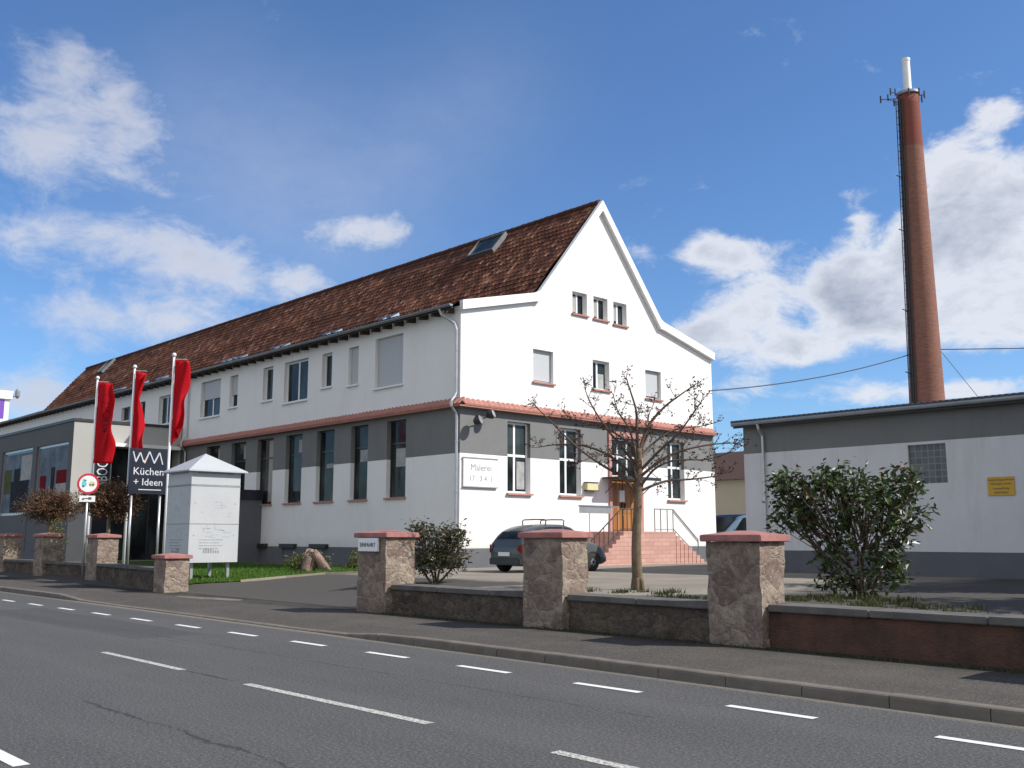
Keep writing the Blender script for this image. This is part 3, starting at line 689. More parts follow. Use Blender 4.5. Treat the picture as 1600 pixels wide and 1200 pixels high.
fu = [(-34.22, -32.28, 7.9, 10.02), (-36.22, -35.46, 8.25, 9.93), (-38.34, -37.53, 8.38, 9.93), (-41.64, -39.53, 8.0, 9.95), (-43.65, -42.7, 8.3, 9.95), (-47.06, -46.2, 8.3, 9.95), (-50.3, -48.07, 8.03, 9.98),
      (-55.6, -54.05, 8.1, 9.75), (-58.3, -57.5, 8.6, 9.7), (-61.0, -59.7, 8.75, 9.6), (-65.0, -64.2, 8.8, 9.6), (-68.6, -67.7, 8.8, 9.6), (-72.6, -71.4, 8.8, 9.6), (-76.4, -75.6, 8.8, 9.6), (-80, -79, 8.8, 9.6), (-84, -83, 8.8, 9.6)]
wall(mb, FF, XE, XG, [(XE, 10.55), (XG, 10.55)], fw+fu, BANDS, reveal=None, depth=.26)
mb.poly([(XE, YF, .3), (XE, YB, .3), (XE, YB, 10.5), (XE, 36.3, 11.5), (XE, YR, 16.3), (XE, 28.15, 11.5), (XE, YF, 10.5)]); mb.poly([(XG, YB, .3), (XE, YB, .3), (XE, YB, 10.6), (XG, YB, 10.6)])
build(mb, 'wall', ['white', 'grey', 'white', 'plinth'], mainb)
# projecting plinth with cellar window recesses
mb = MB(); cw = [(-43.42, -42.7, .72, 1.26), (-41.18, -40.1, .72, 1.26), (-38.62, -37.5, .72, 1.26)]
FP = Frame((0, YF-.035, 0), (1, 0, 0), (0, -1, 0))
wall(mb, FP, -52.3, XG+.035, [(-60, 1.3), (XG+1, 1.3)], cw, [(.2, 1.3, 0)], depth=.3, reveal=0)
mb.poly([(-52.3, YF-.035, 1.3), (XG+.035, YF-.035, 1.3), (XG+.035, YF+.01, 1.3), (-52.3, YF+.01, 1.3)])
FQ = Frame((XG+.035, 0, 0), (0, 1, 0), (1, 0, 0))
wall(mb, FQ, YF-.035, 31.0, [(20, 1.3), (50, 1.3)], [], [(.2, 1.3, 0)]); wall(mb, FQ, 34.9, YB, [(20, 1.3), (50, 1.3)], [], [(.2, 1.3, 0)])
build(mb, 'plinth', ['plinth'], mainb)
for h in cw:
    m = MB(); FP.box(m, h[0]-.1, h[1]+.1, h[3]-.02, h[3]+.16, -.02, .16); w_ = build(m, 'cellar_window', ['blackmetal'], mainb, recalc=True)
    m = MB(); FP.box(m, h[0], h[1], h[2], h[3]-.02, -.28, -.24); build(m, 'pane', ['glass'], w_, recalc=True)
# windows
blinds = {0: (.25, .95, 4.55, 5.3, 'curtain'), 1: (.3, .95, 4.9, 5.4, 'curtain'), 2: (.35, .9, 4.75, 4.95, 'curtain'), 3: (.55, .95, 5.6, 6.2, 'blind'), 4: (.5, .98, 3.4, 6.35, 'blind'), 5: (.6, .98, 5.6, 6.3, 'blind'), 6: (.6, .9, 5.5, 6.3, 'curtain')}
for i, h in enumerate(fw):
    window(FF, h, mainb, 'darkframe', trans=(5.5,), fw=.06, blind=blinds.get(i), depth=.22)
mull = {0: (.5,), 3: (.5,), 6: (.5,), 7: (.5,)}
shut = {0: .985, 1: .985, 5: .6, 6: .5}
for i, h in enumerate(fu):
    window(FF, h, mainb, 'upvc' if i < 8 else 'darkframe', mull=mull.get(i, ()), shutter=shut.get(i, 0), fw=.085, sill='trim', depth=.2, sill_out=.1)
for h in gw: window(FG, h, mainb, 'upvc', mull=(.42,), trans=(4.92,), fw=.085, depth=.2, sill='pink', sill_out=.12, blind=(.55, .95, 3.6, 4.7, 'curtain') if h is gw[0] else None)
window(FG, guw[0], mainb, 'upvc', shutter=.93, fw=.08, sill='terra', depth=.2)
window(FG, guw[1], mainb, 'upvc', fw=.08, mull=(.42,), sill='terra', depth=.2, blind=(.45, .9, 8.1, 8.8, 'curtain'))
window(FG, guw[2], mainb, 'upvc', shutter=.9, fw=.08, sill='terra', depth=.2)
for h in gat: window(FG, h, mainb, 'upvc', mull=(.5,), fw=.075, sill='terra', depth=.2, blind=(.1, .45, 11.35, 12.05, 'blind'))
# door with surround, transom window, leaves
mb = MB(); d = gdoor
FG.box(mb, d[0]-.17, d[0], 1.95, 6.3, -.02, .07); FG.box(mb, d[1], d[1]+.2, 1.95, 6.3, -.02, .07); FG.box(mb, d[0], d[1], 6.04, 6.3, -.02, .07)
FG.box(mb, d[0], d[1], 1.90, 1.98, -.25, .1)
build(mb, 'door_surround', ['pink'], mainb, recalc=True)
window(FG, (d[0], d[1], 4.32, 6.02), mainb, 'upvc', mull=(.33, .66), trans=(5.22,), fw=.075, depth=.18, sill=None, name='transom_window')
for a, b in ((d[0], (d[0]+d[1])/2-.012), ((d[0]+d[1])/2+.012, d[1])):
    m = MB(); FG.box(m, a+.01, b-.01, 1.985, 4.2, -.24, -.18)
    k = a+.02
    while k < b-.1: FG.box(m, k, k+.105, 2.75, 4.15, -.18, -.165); k += .12
    FG.box(m, a+.02, b-.03, 2.02, 2.65, -.18, -.16)
    lf = build(m, 'door_leaf', ['door'], mainb, recalc=True)
    m = MB(); y = b-.1 if a < 33.5 else a+.1
    FG.box(m, y-.02, y+.02, 2.95, 3.2, -.165, -.10); build(m, 'handle', ['blackmetal'], lf, recalc=True)
m = MB(); FG.box(m, d[0], d[1], 4.2, 4.32, -.24, -.1); build(m, 'door_head', ['blackmetal'], mainb, recalc=True)
m = MB(); FG.box(m, 33.5, 33.85, 3.25, 3.75, -.16, -.155)
n_ = build(m, 'notice', ['signwhite'], mainb, recalc=True)
# glass-and-steel canopy over the door
m = MB(); FG.box(m, d[0]-.6, d[1]+.35, 4.22, 4.27, .02, .95); FG.box(m, d[0]-.6, d[1]+.35, 4.16, 4.30, .93, .97)
for y in (d[0]-.4, d[1]+.2): m.tube([FG.p(y, 4.9, .02), FG.p(y, 4.3, .9)], .015, 5); m.tube([FG.p(y, 3.6, .02), FG.p(y, 4.2, .85)], .02, 5)
build(m, 'door_canopy', ['blackmetal'], mainb, recalc=True)
# tiled ledge round the building
def ledge(mb, fr, a0, a1, step=.26):
    n = max(2, int((a1-a0)/step)); s = (a1-a0)/n; K = 6
    for i in range(n):
        lift = rnd.uniform(-.008, .008)
        for k in range(K):
            u0, u1 = k/K, (k+1)/K
            h = lambda u: .05*abs(math.sin(math.pi*u))**.8 + lift
            A, B = a0+(i+u0)*s, a0+(i+u1)*s
            mb.poly([fr.p(A, 6.69+h(u0), .30), fr.p(B, 6.69+h(u1), .30), fr.p(B, 6.94+h(u1), .0), fr.p(A, 6.94+h(u0), .0)])
            mb.poly([fr.p(A, 6.655, .285), fr.p(B, 6.655, .285), fr.p(B, 6.69+h(u1), .30), fr.p(A, 6.69+h(u0), .30)])
    fr.box(mb, a0, a1, 6.60, 6.655, .0, .27)
m = MB(); ledge(m, FG, YF-.0, YB); build(m, 'tile_ledge', ['terra'], mainb)
m = MB(); ledge(m, FF, -52.2, XG+.3); build(m, 'tile_ledge', ['terra'], mainb)
# roof: pantiles as real relief
def roof_side(mb_uv, P0, P1, xs, rows, sgn, tw=.235):
    pass
def roofmesh(y0, z0, y1, z1, y2, z2, x0, x1, dx, rowh=.34, tw=.24):
    L1 = math.hypot(y1-y0, z1-z0); L2 = math.hypot(y2-y1, z2-z1); Lt = L1+L2; n = int(Lt/rowh)
    X = np.arange(x0, x1+dx*.5, dx); ts = []
    for k in range(n): ts += [(k*rowh+.001, .035, k), ((k+.5)*rowh, .018, k), ((k+1)*rowh-.001, .002, k)]
    pts = []
    px = np.abs(np.sin(math.pi*X/tw))**.7*.05
    V = []; UV = []
    for (t, lift, k) in ts:
        if t < L1: y = y0+(y1-y0)*t/L1; z = z0+(z1-z0)*t/L1; ny, nz = -(z1-z0)/L1, (y1-y0)/L1
        else: q = t-L1; y = y1+(y2-y1)*q/L2; z = z1+(z2-z1)*q/L2; ny, nz = -(z2-z1)/L2, (y2-y1)/L2
        if nz < 0: ny, nz = -ny, -nz
        jit = np.array([mnoise.noise((math.floor(x/tw)*3.7, k*5.3, 1.))*.012 + .05*mnoise.noise((x*.12, k*.2, 5)) for x in X])
        h = px+lift+jit
        V.append(np.stack([X, y+ny*h, z+nz*h], 1)); UV.append(np.stack([X/tw, np.full_like(X, k+.5)], 1))
    nx = len(X); nr = len(ts); V = np.concatenate(V); UV = np.concatenate(UV)
    i = np.arange(nx-1); F = []
    for j in range(nr-1): F.append(np.stack([j*nx+i, j*nx+i+1, (j+1)*nx+i+1, (j+1)*nx+i], 1))
    F = np.concatenate(F)
    return V, F, UV
def build_roof(name, parts, parent, m):
    Vs, Fs, Us = [], [], []; b = 0
    for V, F, U in parts: Vs.append(V); Fs.append(F+b); Us.append(U); b += len(V)
    V = np.concatenate(Vs); F = np.concatenate(Fs); U = np.concatenate(Us)
    me = bpy.data.meshes.new(name); me.from_pydata((V-np.array(ORG[parent.name])).tolist(), [], F.tolist()); me.materials.append(M[m])
    uvl = me.uv_layers.new(name='UVMap'); li = np.empty(len(me.loops), dtype=np.int32); me.loops.foreach_get('vertex_index', li)
    # cell centres: average over the face so that a face never straddles two tiles
    fc = U[F].mean(1); fu = np.repeat(fc, 4, 0); uvl.data.foreach_set('uv', fu.ravel().astype(np.float32))
    me.update(); o = bpy.data.objects.new(name, me); C.objects.link(o); o.parent = parent; ORG[o.name] = ORG[parent.name]; return o
roof = build_roof('roof', [roofmesh(YF-.5, 10.53, 28.15, 11.66, YR, 16.58, XE-.15, XG-.02, .06), roofmesh(YB+.08, 10.64, 36.3, 11.66, YR, 16.58, XE-.15, XG-.02, .48)], mainb, 'tile')
m = MB(); x = XG-.02
while x > XE-.1:
    m.tube([(x, YR, 16.60+rnd.uniform(-.01, .01)), (x-.42, YR, 16.58+rnd.uniform(-.01, .01))], [.15, .135], 8); x -= .40
build(m, 'ridge_tiles', ['ridge'], roof)
# white boards along the gable edge, proud of the wall
m = MB(); prof = [(YF-.06, 10.64), (28.1, 11.60), (28.32, 11.72), (YR, 16.56), (36.28, 11.72), (36.5, 11.60), (YB+.06, 10.64)]
def thick(i): return .30
def off(i, d):  # point i of the profile lowered by d
    return (prof[i][0], prof[i][1]-d)
for i in range(len(prof)-1):
    for j0, j1, dd in ((0, .30, .22),):
        steep = 1.9 if 2 <= i < 4 else 1.05
        p, q = prof[i], prof[i+1]
        lo_p = .32*(1.55 if i in (2, 3) else 1.0); up = .06
        dp = .38 if i in (3,) else (.38 if i == 2 else .28); dq = .38 if i in (2, 3) else .28
        if i == 1: dp, dq = .28, .38
        if i == 4: dp, dq = .38, .28
        A = [FG.p(p[0], p[1]-dp), FG.p(q[0], q[1]-dq), FG.p(q[0], q[1]+.09), FG.p(p[0], p[1]+.09)]
        B = [FG.p(p[0], p[1]-dp, .20), FG.p(q[0], q[1]-dq, .20), FG.p(q[0], q[1]+.09, .20), FG.p(p[0], p[1]+.09, .20)]
        m.hexa(A+B)
build(m, 'verge_board', ['trim'], mainb, recalc=True)
# eaves: soffit shadow board, rafter tails, gutter, zinc pieces, downpipes
m = MB(); m.box(XE, YF-.48, 10.36, XG+.02, YF-.44, 10.50); build(m, 'fascia', ['darkwood'], mainb, recalc=True)
tail = MB(); tail.hexa([(XG-.5, YF-.42, 10.24), (XG-.38, YF-.42, 10.24), (XG-.38, YF-.002, 10.30), (XG-.5, YF-.002, 10.30), (XG-.5, YF-.42, 10.40), (XG-.38, YF-.42, 10.40), (XG-.38, YF-.002, 10.52), (XG-.5, YF-.002, 10.52)])
tail = build(tail, 'rafter_tail', ['darkwood'], mainb, recalc=True)
for k in range(1, 75):
    c = tail.copy(); C.objects.link(c); c.parent = mainb; c.location.x -= .81*k
m = MB(); n = 8; rr = .085
for i in range(n):
    a0, a1 = math.pi+math.pi*i/n, math.pi+math.pi*(i+1)/n
    for r0 in (rr, rr-.008):
        m.poly([(XE, YF-.57+r0*math.cos(a0), 10.50+r0*math.sin(a0)), (XG+.1, YF-.57+r0*math.cos(a0), 10.50+r0*math.sin(a0)), (XG+.1, YF-.57+r0*math.cos(a1), 10.50+r0*math.sin(a1)), (XE, YF-.57+r0*math.cos(a1), 10.50+r0*math.sin(a1))])
m.tube([(XE, YF-.655, 10.50), (XG+.1, YF-.655, 10.50)], .014, 6)
m.poly([(XG+.1, YF-.57+rr*math.cos(math.pi+math.pi*i/n), 10.5+rr*math.sin(math.pi+math.pi*i/n)) for i in range(n+1)])
build(m, 'gutter', ['zinc'], mainb)
for x, z in ((-32.6, 10.72), (-36.8, 10.70), (-41.2, 10.70), (-45.3, 10.70), (-54.5, 10.72), (-60.5, 10.72), (-46.6, 10.72), (-57.2, 10.72)):
    m = MB(); s = rnd.uniform(.8, 1.2)
    for q in range(2):
        xx = x - q*.62*s
        m.hexa([(xx-.3, YF-.42, z-.08), (xx+.02, YF-.46, z-.08), (xx+.06, YF-.02, z+.06), (xx-.24, YF+.02, z+.06), (xx-.34, YF-.38, z+.04), (xx-.06, YF-.4, z+.02), (xx, YF+.0, z+.2), (xx-.26, YF+.02, z+.18)])
    build(m, 'roof_vent', ['zincblue'], mainb, recalc=True)
def downpipe(pts, r=.055): 
    m = MB(); m.tube(pts, r, 8); 
    for p, q in zip(pts, pts[1:]):
        if q[2] < p[2]-2:
            z = p[2]-.8
            while z > q[2]+.3: m.tube([(p[0], p[1], z+.03), (p[0], p[1], z-.03)], r+.016, 8); z -= 1.9
    return build(m, 'downpipe', ['galv'], mainb, smooth=False)
x = XG-.12
downpipe([(x-.5, YF-.57, 10.42), (x-.45, YF-.5, 10.2), (x-.1, YF-.12, 9.85), (x, YF-.1, 9.6), (x, YF-.1, 7.15), (x+.02, YF-.2, 6.98), (x+.05, YF-.38, 6.8), (x+.05, YF-.38, 6.62), (x+.04, YF-.14, 6.35), (x+.04, YF-.1, 6.1), (x+.04, YF-.1, .62)])
downpipe([(-51.6, YF-.57, 10.42), (-51.65, YF-.12, 9.9), (-51.65, YF-.1, 7.2), (-51.65, YF-.36, 6.85), (-51.65, YF-.36, 6.6), (-51.65, YF-.1, 6.3), (-51.65, YF-.1, .62)])
# skylights lying in the roof slope
SL = Vector((0, YR-28.15, 16.5-11.6)).normalized(); SNRM = Vector((0, -SL.z, SL.y)); LL = Vector((0, 28.15-YF, 11.6-10.66)).normalized(); LNRM = Vector((0, -LL.z, LL.y))
def skylight(x0, x1, t0, t1, lower=False):
    o = Vector((0, YF, 10.7)) if lower else Vector((0, 28.15, 11.66)); s, nrm = (LL, LNRM) if lower else (SL, SNRM)
    def P(x, t, h): q = o+s*t+nrm*h; return (x, q.y, q.z)
    m = MB(); fw_ = .10; HH = .22 if lower else .3
    def bx(xa, xb, ta, tb, ha, hb): m.hexa([P(xa, ta, ha), P(xb, ta, ha), P(xb, tb, ha), P(xa, tb, ha), P(xa, ta, hb), P(xb, ta, hb), P(xb, tb, hb), P(xa, tb, hb)])
    bx(x0, x0+fw_, t0, t1, 0, HH); bx(x1-fw_, x1, t0, t1, 0, HH); bx(x0+fw_, x1-fw_, t0, t0+fw_, 0, HH); bx(x0+fw_, x1-fw_, t1-fw_, t1, 0, HH)
    k = build(m, 'skylight', ['skyframe'], mainb, recalc=True)
    m = MB(); m.hexa([P(x0+fw_, t0+fw_, HH-.14), P(x1-fw_, t0+fw_, HH-.14), P(x1-fw_, t1-fw_, HH-.14), P(x0+fw_, t1-fw_, HH-.14), P(x0+fw_, t0+fw_, HH-.07), P(x1-fw_, t0+fw_, HH-.07), P(x1-fw_, t1-fw_, HH-.07), P(x0+fw_, t1-fw_, HH-.07)])
    build(m, 'pane', ['glass'], k, recalc=True)
skylight(-36.3, -34.35, 4.65, 6.05); skylight(-83.9, -82.7, 4.6, 6.2); skylight(-66.6, -65.4, 1.6, 3.0, True); skylight(-72.6, -71.4, 1.6, 3.0, True)
# entrance steps: landing with flights down to both sides
LX0, LX1 = XG+.04, -26.75; Z1 = 1.95
m = MB(); m.box(LX0, 31.35, .5, LX1, 34.8, Z1)
ns = 8; rise = (Z1-.6)/ns
for k in range(1, ns):
    z = Z1-rise*k
    m.box(LX0, 34.8+.255*(k-1), .5, LX1+.02*k, 34.8+.255*k, z); m.box(LX0, 31.35-.255*k, .5, LX1+.02*k, 31.35-.255*(k-1), z)
for k in range(1, 4): m.box(LX1, 31.0-.25*k, .5, LX1+.22*(4-k), 35.1+.25*k, .6+rise*(4-k)-.001*k) if False else None
build(m, 'entrance_steps', ['steps'], mainb, recalc=True, bevel=0)
m = MB(); xr = LX1-.1
def rail(pts, r=.022): m.tube(pts, r, 6)
for y in (33.9, 34.35, 34.75): rail([(xr, y, Z1), (xr, y, Z1+.95)])
rail([(xr, 33.5, Z1+.95), (xr, 34.75, Z1+.95), (xr, 36.5, Z1+.95-1.3)], .028); rail([(xr, 34.75, Z1+.85), (xr, 36.5, Z1+.85-1.3)], .02)
rail([(xr, 34.75, Z1+.12), (xr, 36.5, Z1+.12-1.2)], .02); rail([(xr, 33.5, Z1+.1), (xr, 34.75, Z1+.1)], .018); rail([(xr, 33.5, Z1+.0), (xr, 33.5, Z1+.95)])
rail([(xr, 36.5, .62), (xr, 36.5, 1.6)], .026)
build(m, 'handrail', ['zinc'], mainb)
m = MB()
for y in (31.4, 31.7, 32.0, 32.3): rail([(xr, y, Z1), (xr, y, Z1+.9)], .016)
rail([(xr, 32.55, Z1), (xr, 32.55, 3.2)], .035)
rail([(xr, 32.55, Z1+.92), (xr, 31.35, Z1+.92), (xr, 29.5, Z1+.92-1.3)], .028); rail([(xr, 32.55, Z1+.1), (xr, 31.35, Z1+.1), (xr, 29.5, Z1+.1-1.25)], .018)
for k in range(6):
    y = 31.1-.28*k; z = Z1-1.3*(31.35-y)/1.85; rail([(xr, y, z), (xr, y, z+.92)], .016)
build(m, 'handrail', ['blackmetal'], mainb)

# things fixed to the gable
fl = empty('floodlight', (XG, 25.05, 6.2), 'black twin floodlight high on the grey band of the gable corner', 'floodlight')
m = MB(); m.tube([(XG, 25.05, 6.1), (XG+.25, 25.05, 6.1)], .03, 6); m.tube([(XG+.25, 24.75, 6.1), (XG+.25, 25.4, 6.3)], .025, 6); build(m, 'bracket', ['blackmetal'], fl)
for y, z, b in ((24.72, 6.08, .20), (25.38, 6.36, .17)):
    m = MB(); m.lathe((0, 0, 0), [(b*.5, -.16), (b, -.02), (b, .12), (b*.94, .12)], 14)
    rot = Matrix.Rotation(R(68), 3, 'Y') @ Matrix.Rotation(R(-25), 3, 'X')
    m.v = [tuple(rot @ Vector(p) + Vector((XG+.42, y, z))) for p in m.v]; lp = build(m, 'lamp_head', ['blackmetal'], fl, recalc=True)
    m = MB(); m.lathe((0, 0, 0), [(b*.86, .121), (b*.86, .128)], 14); m.v = [tuple(rot @ Vector(p) + Vector((XG+.42, y, z))) for p in m.v]; build(m, 'lens', ['galv'], lp, recalc=True)
m = MB(); FG.box(m, 24.32, 26.05, 3.62, 4.68, .03, .075)
ws = build(m, 'wall_sign', ['signwhite'], None, org=FG.p(25.2, 3.6), recalc=True); tag(ws, 'white rectangular wall sign with faint grey lettering at the left end of the gable', 'sign')
for z in (4.68, 3.58):
    m = MB(); FG.box(m, 24.3, 26.07, z, z+.04, .02, .10); build(m, 'frame_rail', ['galv'], ws, recalc=True)
text('Malerei', FG, 25.2, 4.22, .077, .36, 'greyline', 'lettering', ws); text('17 . 3 4  1', FG, 25.2, 3.82, .077, .3, 'greyline', 'lettering', ws)
m = MB(); FG.box(m, 31.05, 31.72, 3.68, 3.98, .02, .2); bs = build(m, 'light_box_sign', ['signolive'], None, org=FG.p(31.4, 3.7), recalc=True); tag(bs, 'small cream box sign on the white wall left of the wooden door', 'sign')
for z in (3.64, 3.98):
    m = MB(); FG.box(m, 31.02, 31.75, z, z+.04, .02, .22); build(m, 'frame_rail', ['blackmetal'], bs, recalc=True)
ds = empty('direction_board', (-27.55, 30.4, .6), 'pale horizontal board on a thin post left of the entrance steps', 'sign board')
m = MB(); m.box(-27.58, 29.6, 2.68, -27.54, 31.5, 2.94); build(m, 'board', ['galv'], ds, recalc=True)
m = MB(); m.box(-27.6, 29.58, 2.94, -27.52, 32.0, 3.0); build(m, 'top_rail', ['zinc'], ds, recalc=True)
m = MB(); m.tube([(-27.56, 30.2, .6), (-27.56, 30.2, 2.7)], .022, 6); build(m, 'post', ['galv'], ds)

# ------------------------------------------------------------------ showroom with flat roof
XS, YS, ZS = -52.32, 18.37, 7.62
show = empty('showroom', (XS, YS, .4), 'dark grey flat-roofed showroom with big display windows at the left edge', 'building')
FS = Frame((0, YS, 0), (1, 0, 0), (0, -1, 0)); FR = Frame((XS, 0, 0), (0, 1, 0), (1, 0, 0))
dw = [(-57.75, -52.95, 2.95, 6.62), (-63.75, -58.4, 2.95, 6.68), (-69.9, -64.4, 2.95, 6.7)]
ent = (20.4, 24.0, .5, 6.4)
m = MB(); wall(m, FS, -76, XS, [(-80, ZS), (0, ZS)], dw, [(.2, ZS, 0)], depth=.35, reveal=0)
wall(m, FR, YS, YF-.05, [(0, ZS), (60, ZS)], [ent], [(.2, ZS, 1)], depth=.8, reveal=1)
m.poly([(XS, YS, ZS-.05), (XS, YF-.05, ZS-.05), (-76, YF-.05, ZS-.05), (-76, YS, ZS-.05)]); m.poly([(-76, YS, .2), (-76, YF-.05, .2), (-76, YF-.05, ZS), (-76, YS, ZS)])
build(m, 'wall', ['showgrey', 'showlight'], show)
m = MB(); m.box(-76.06, YS-.06, ZS, XS+.06, YS+.2, ZS+.14); m.box(XS-.2, YS+.2, ZS, XS+.06, YF-.08, ZS+.14); build(m, 'parapet_cap', ['blackmetal'], show, recalc=True)
m = MB(); FR.box(m, ent[0], ent[1], ent[2], ent[3], -.84, -.8); eg = build(m, 'entrance_glazing', ['glass'], show, recalc=True)
m = MB()
for y in (20.45, 21.6, 22.8, 23.95): FR.box(m, y-.04, y+.04, .5, 6.36, -.8, -.72)
build(m, 'glazing_frame', ['darkframe'], eg, recalc=True)
m = MB(); FR.box(m, 20.2, 23.9, 6.4, 6.58, .0, .55); build(m, 'entrance_canopy', ['trim'], show, recalc=True)
m = MB(); FR.box(m, 19.55, 20.3, .5, 6.2, .02, .07); fs_ = build(m, 'sign_strip', ['black'], show, recalc=True)
text('SBOC', FR, 20.18, 4.35, .075, .82, 'lettering', 'lettering', fs_, align='LEFT', rot=R(90), xs=.62)
for i, h in enumerate(dw):
    wn = window(FS, h, show, 'galv', fw=.13, depth=.12, sill=None, name='display_window')
    W = h[1]-h[0]; d0 = -.128
    def patch(nm, mt, a0, a1, z0, z1, d):
        m = MB(); m.poly([FS.p(h[0]+W*a0, z0, d), FS.p(h[0]+W*a1, z0, d), FS.p(h[0]+W*(a1+.02), z1, d), FS.p(h[0]+W*(a0-.01), z1, d)])
        build(m, nm, [mt], wn)
    if i == 0:
        patch('poster', 'posterblue', .05, .95, 3.1, 6.45, -.127); patch('poster_motif', 'posterred', .10, .28, 3.2, 5.0, -.123); patch('poster_motif', 'posterred', .38, .92, 3.1, 3.9, -.123)
        patch('poster_motif', 'posterred', .62, .94, 4.5, 5.2, -.123); patch('poster_motif', 'curtain', .62, .94, 3.9, 4.5, -.123); patch('poster_motif', 'posterdark', .45, .55, 3.9, 5.4, -.119)
    elif i == 1:
        patch('poster', 'posterblue', .05, .95, 3.1, 6.45, -.127); patch('poster_motif', 'posterdark', .3, .85, 3.1, 4.9, -.123); patch('poster_motif', 'posterdark', .38, .56, 4.9, 5.6, -.121)
        patch('poster_motif', 'posterolive', .06, .28, 4.2, 5.6, -.123); patch('poster_motif', 'curtain', .6, .92, 4.9, 6.3, -.121)
    else:
        patch('poster', 'posterolive', .05, .95, 3.1, 4.8, -.127); patch('poster_motif', 'purple', .05, .95, 4.8, 6.3, -.125)
m = MB()
for h in dw: FS.box(m, h[0]+.2, h[1]-.2, 1.0, 2.7, .0, .03)
build(m, 'base_panel', ['showgrey'], show, recalc=True)

# grey porch box against the long facade
po = empty('side_porch', (-44.8, 23.6, .5), 'small grey flat-roofed porch with black fascia against the long facade', 'porch')
m = MB(); m.box(-46.9, 22.7, .4, -43.3, YF-.01, 3.5); build(m, 'wall', ['plinth'], po, recalc=True)
m = MB(); m.box(-47.0, 22.6, 3.5, -43.2, YF-.02, 3.95); build(m, 'roof_fascia', ['black'], po, recalc=True)
m = MB(); m.box(-45.9, 22.67, .5, -44.6, 22.7, 3.2); dr = build(m, 'door', ['showlight'], po, recalc=True)
m = MB(); m.box(-44.85, 22.62, 1.45, -44.75, 22.67, 1.75); build(m, 'handle', ['galv'], dr, recalc=True)

# ------------------------------------------------------------------ warehouse on the right
XW, YW, ZW = -18.9, 28.37, 5.42
wh = empty('warehouse', (XW, YW, .6), 'low white and grey shed with a shallow dark roof on the right', 'building')
FW = Frame((0, YW, 0), (1, 0, 0), (0, -1, 0))
gb = (-13.28, -12.17, 3.24, 4.37)
m = MB(); B2 = [(.2, 1.3, 2), (1.3, 4.45, 0), (4.45, ZW, 1)]
wall(m, FW, XW, 12, [(-30, ZW), (30, ZW)], [gb], B2, depth=.14, reveal=None)
wall(m, Frame((XW, 0, 0), (0, 1, 0), (-1, 0, 0)), YW, 46, [(20, ZW), (37, ZW+1.0), (60, ZW+.1)], [], B2)
m.poly([(12, YW, .2), (12, 46, .2), (12, 46, ZW), (12, YW, ZW)]); m.poly([(XW, 46, .2), (12, 46, .2), (12, 46, ZW), (XW, 46, ZW)])
build(m, 'wall', ['shedwhite', 'grey', 'plinth'], wh)
m = MB(); m.box(gb[0], YW+.08, gb[2], gb[1], YW+.14, gb[3]); build(m, 'glass_block_window', ['glassblock'], wh, recalc=True)
m = MB()
x = XW-.25
while x < 12.2:      # corrugated roof edge
    for (a, b, h) in ((0, .09, .035), (.09, .18, 0)):
        m.hexa([(x+a, YW-.35, ZW+.03), (x+b, YW-.35, ZW+.03), (x+b, 37, ZW+1.1), (x+a, 37, ZW+1.1), (x+a, YW-.35, ZW+.10+h), (x+b, YW-.35, ZW+.10+h), (x+b, 37, ZW+1.17+h), (x+a, 37, ZW+1.17+h)])
    x += .18
m.hexa([(XW-.25, 37, ZW+1.1), (12, 37, ZW+1.1), (12, 46.4, ZW+.03), (XW-.25, 46.4, ZW+.03), (XW-.25, 37, ZW+1.17), (12, 37, ZW+1.17), (12, 46.4, ZW+.1), (XW-.25, 46.4, ZW+.1)])
m.box(XW-.2, YW-.28, ZW-.12, 12, YW-.24, ZW+.03)
build(m, 'roof', ['blackmetal'], wh)
m = MB(); m.tube([(XW-.2, YW-.36, ZW+.0), (12, YW-.36, ZW+.0)], .065, 8); build(m, 'gutter', ['zinc'], wh)
m = MB(); m.tube([(-18.1, YW-.36, ZW-.04), (-18.1, YW-.3, ZW-.2), (-18.1, YW-.1, ZW-.4), (-18.1, YW-.09, ZW-.6), (-18.1, YW-.09, .6)], .05, 8); build(m, 'downpipe', ['galv'], wh)
m = MB(); FW.box(m, -11.07, -10.37, 2.84, 3.34, .02, .035); ys_ = build(m, 'warning_sign', ['yellow'], None, org=FW.p(-10.7, 2.84), recalc=True); tag(ys_, 'small yellow notice with four dark lines on the shed wall', 'sign')
for k, s in enumerate(('Unberechtigt parkende', 'Fahrzeuge werden', 'kostenpflichtig', 'abgeschleppt')):
    text(s, FW, -10.72, 3.235-.107*k-(.02 if k > 1 else 0), .037, .085, 'darkprint', 'lettering', ys_, depth=.004, xs=.86)

# ------------------------------------------------------------------ brick chimney
ch = empty('factory_chimney', (CHX, CHY, .6), 'tall round red brick chimney with a steel flue rising behind the shed', 'chimney')
m = MB(); prof = []
for k in range(41):
    z = 0.6+29.0*k/40; r = .99+(9.98-z)*.0182 if z < 26 else .70-(z-26)*.016
    prof.append((r, z-.6))
m.lathe((CHX, CHY, .6), prof, 40); build(m, 'brick_shaft', ['brick'], ch, smooth=True)
m = MB(); m.lathe((CHX, CHY, 0), [(.70, 29.55), (.73, 29.6), (.73, 29.75), (.55, 29.8)], 28); build(m, 'crown_ring', ['zinc'], ch, recalc=True)
m = MB(); m.lathe((CHX, CHY, 0), [(.25, 29.7), (.235, 31.9), (.26, 31.92), (.26, 32.1), (.2, 32.1)], 18); build(m, 'steel_flue', ['trim'], ch, smooth=False, recalc=True)
rt = Vector((.6846, .729, 0)); fwv = Vector((-.729, .6846, 0)); ctr = Vector((CHX, CHY, 0))
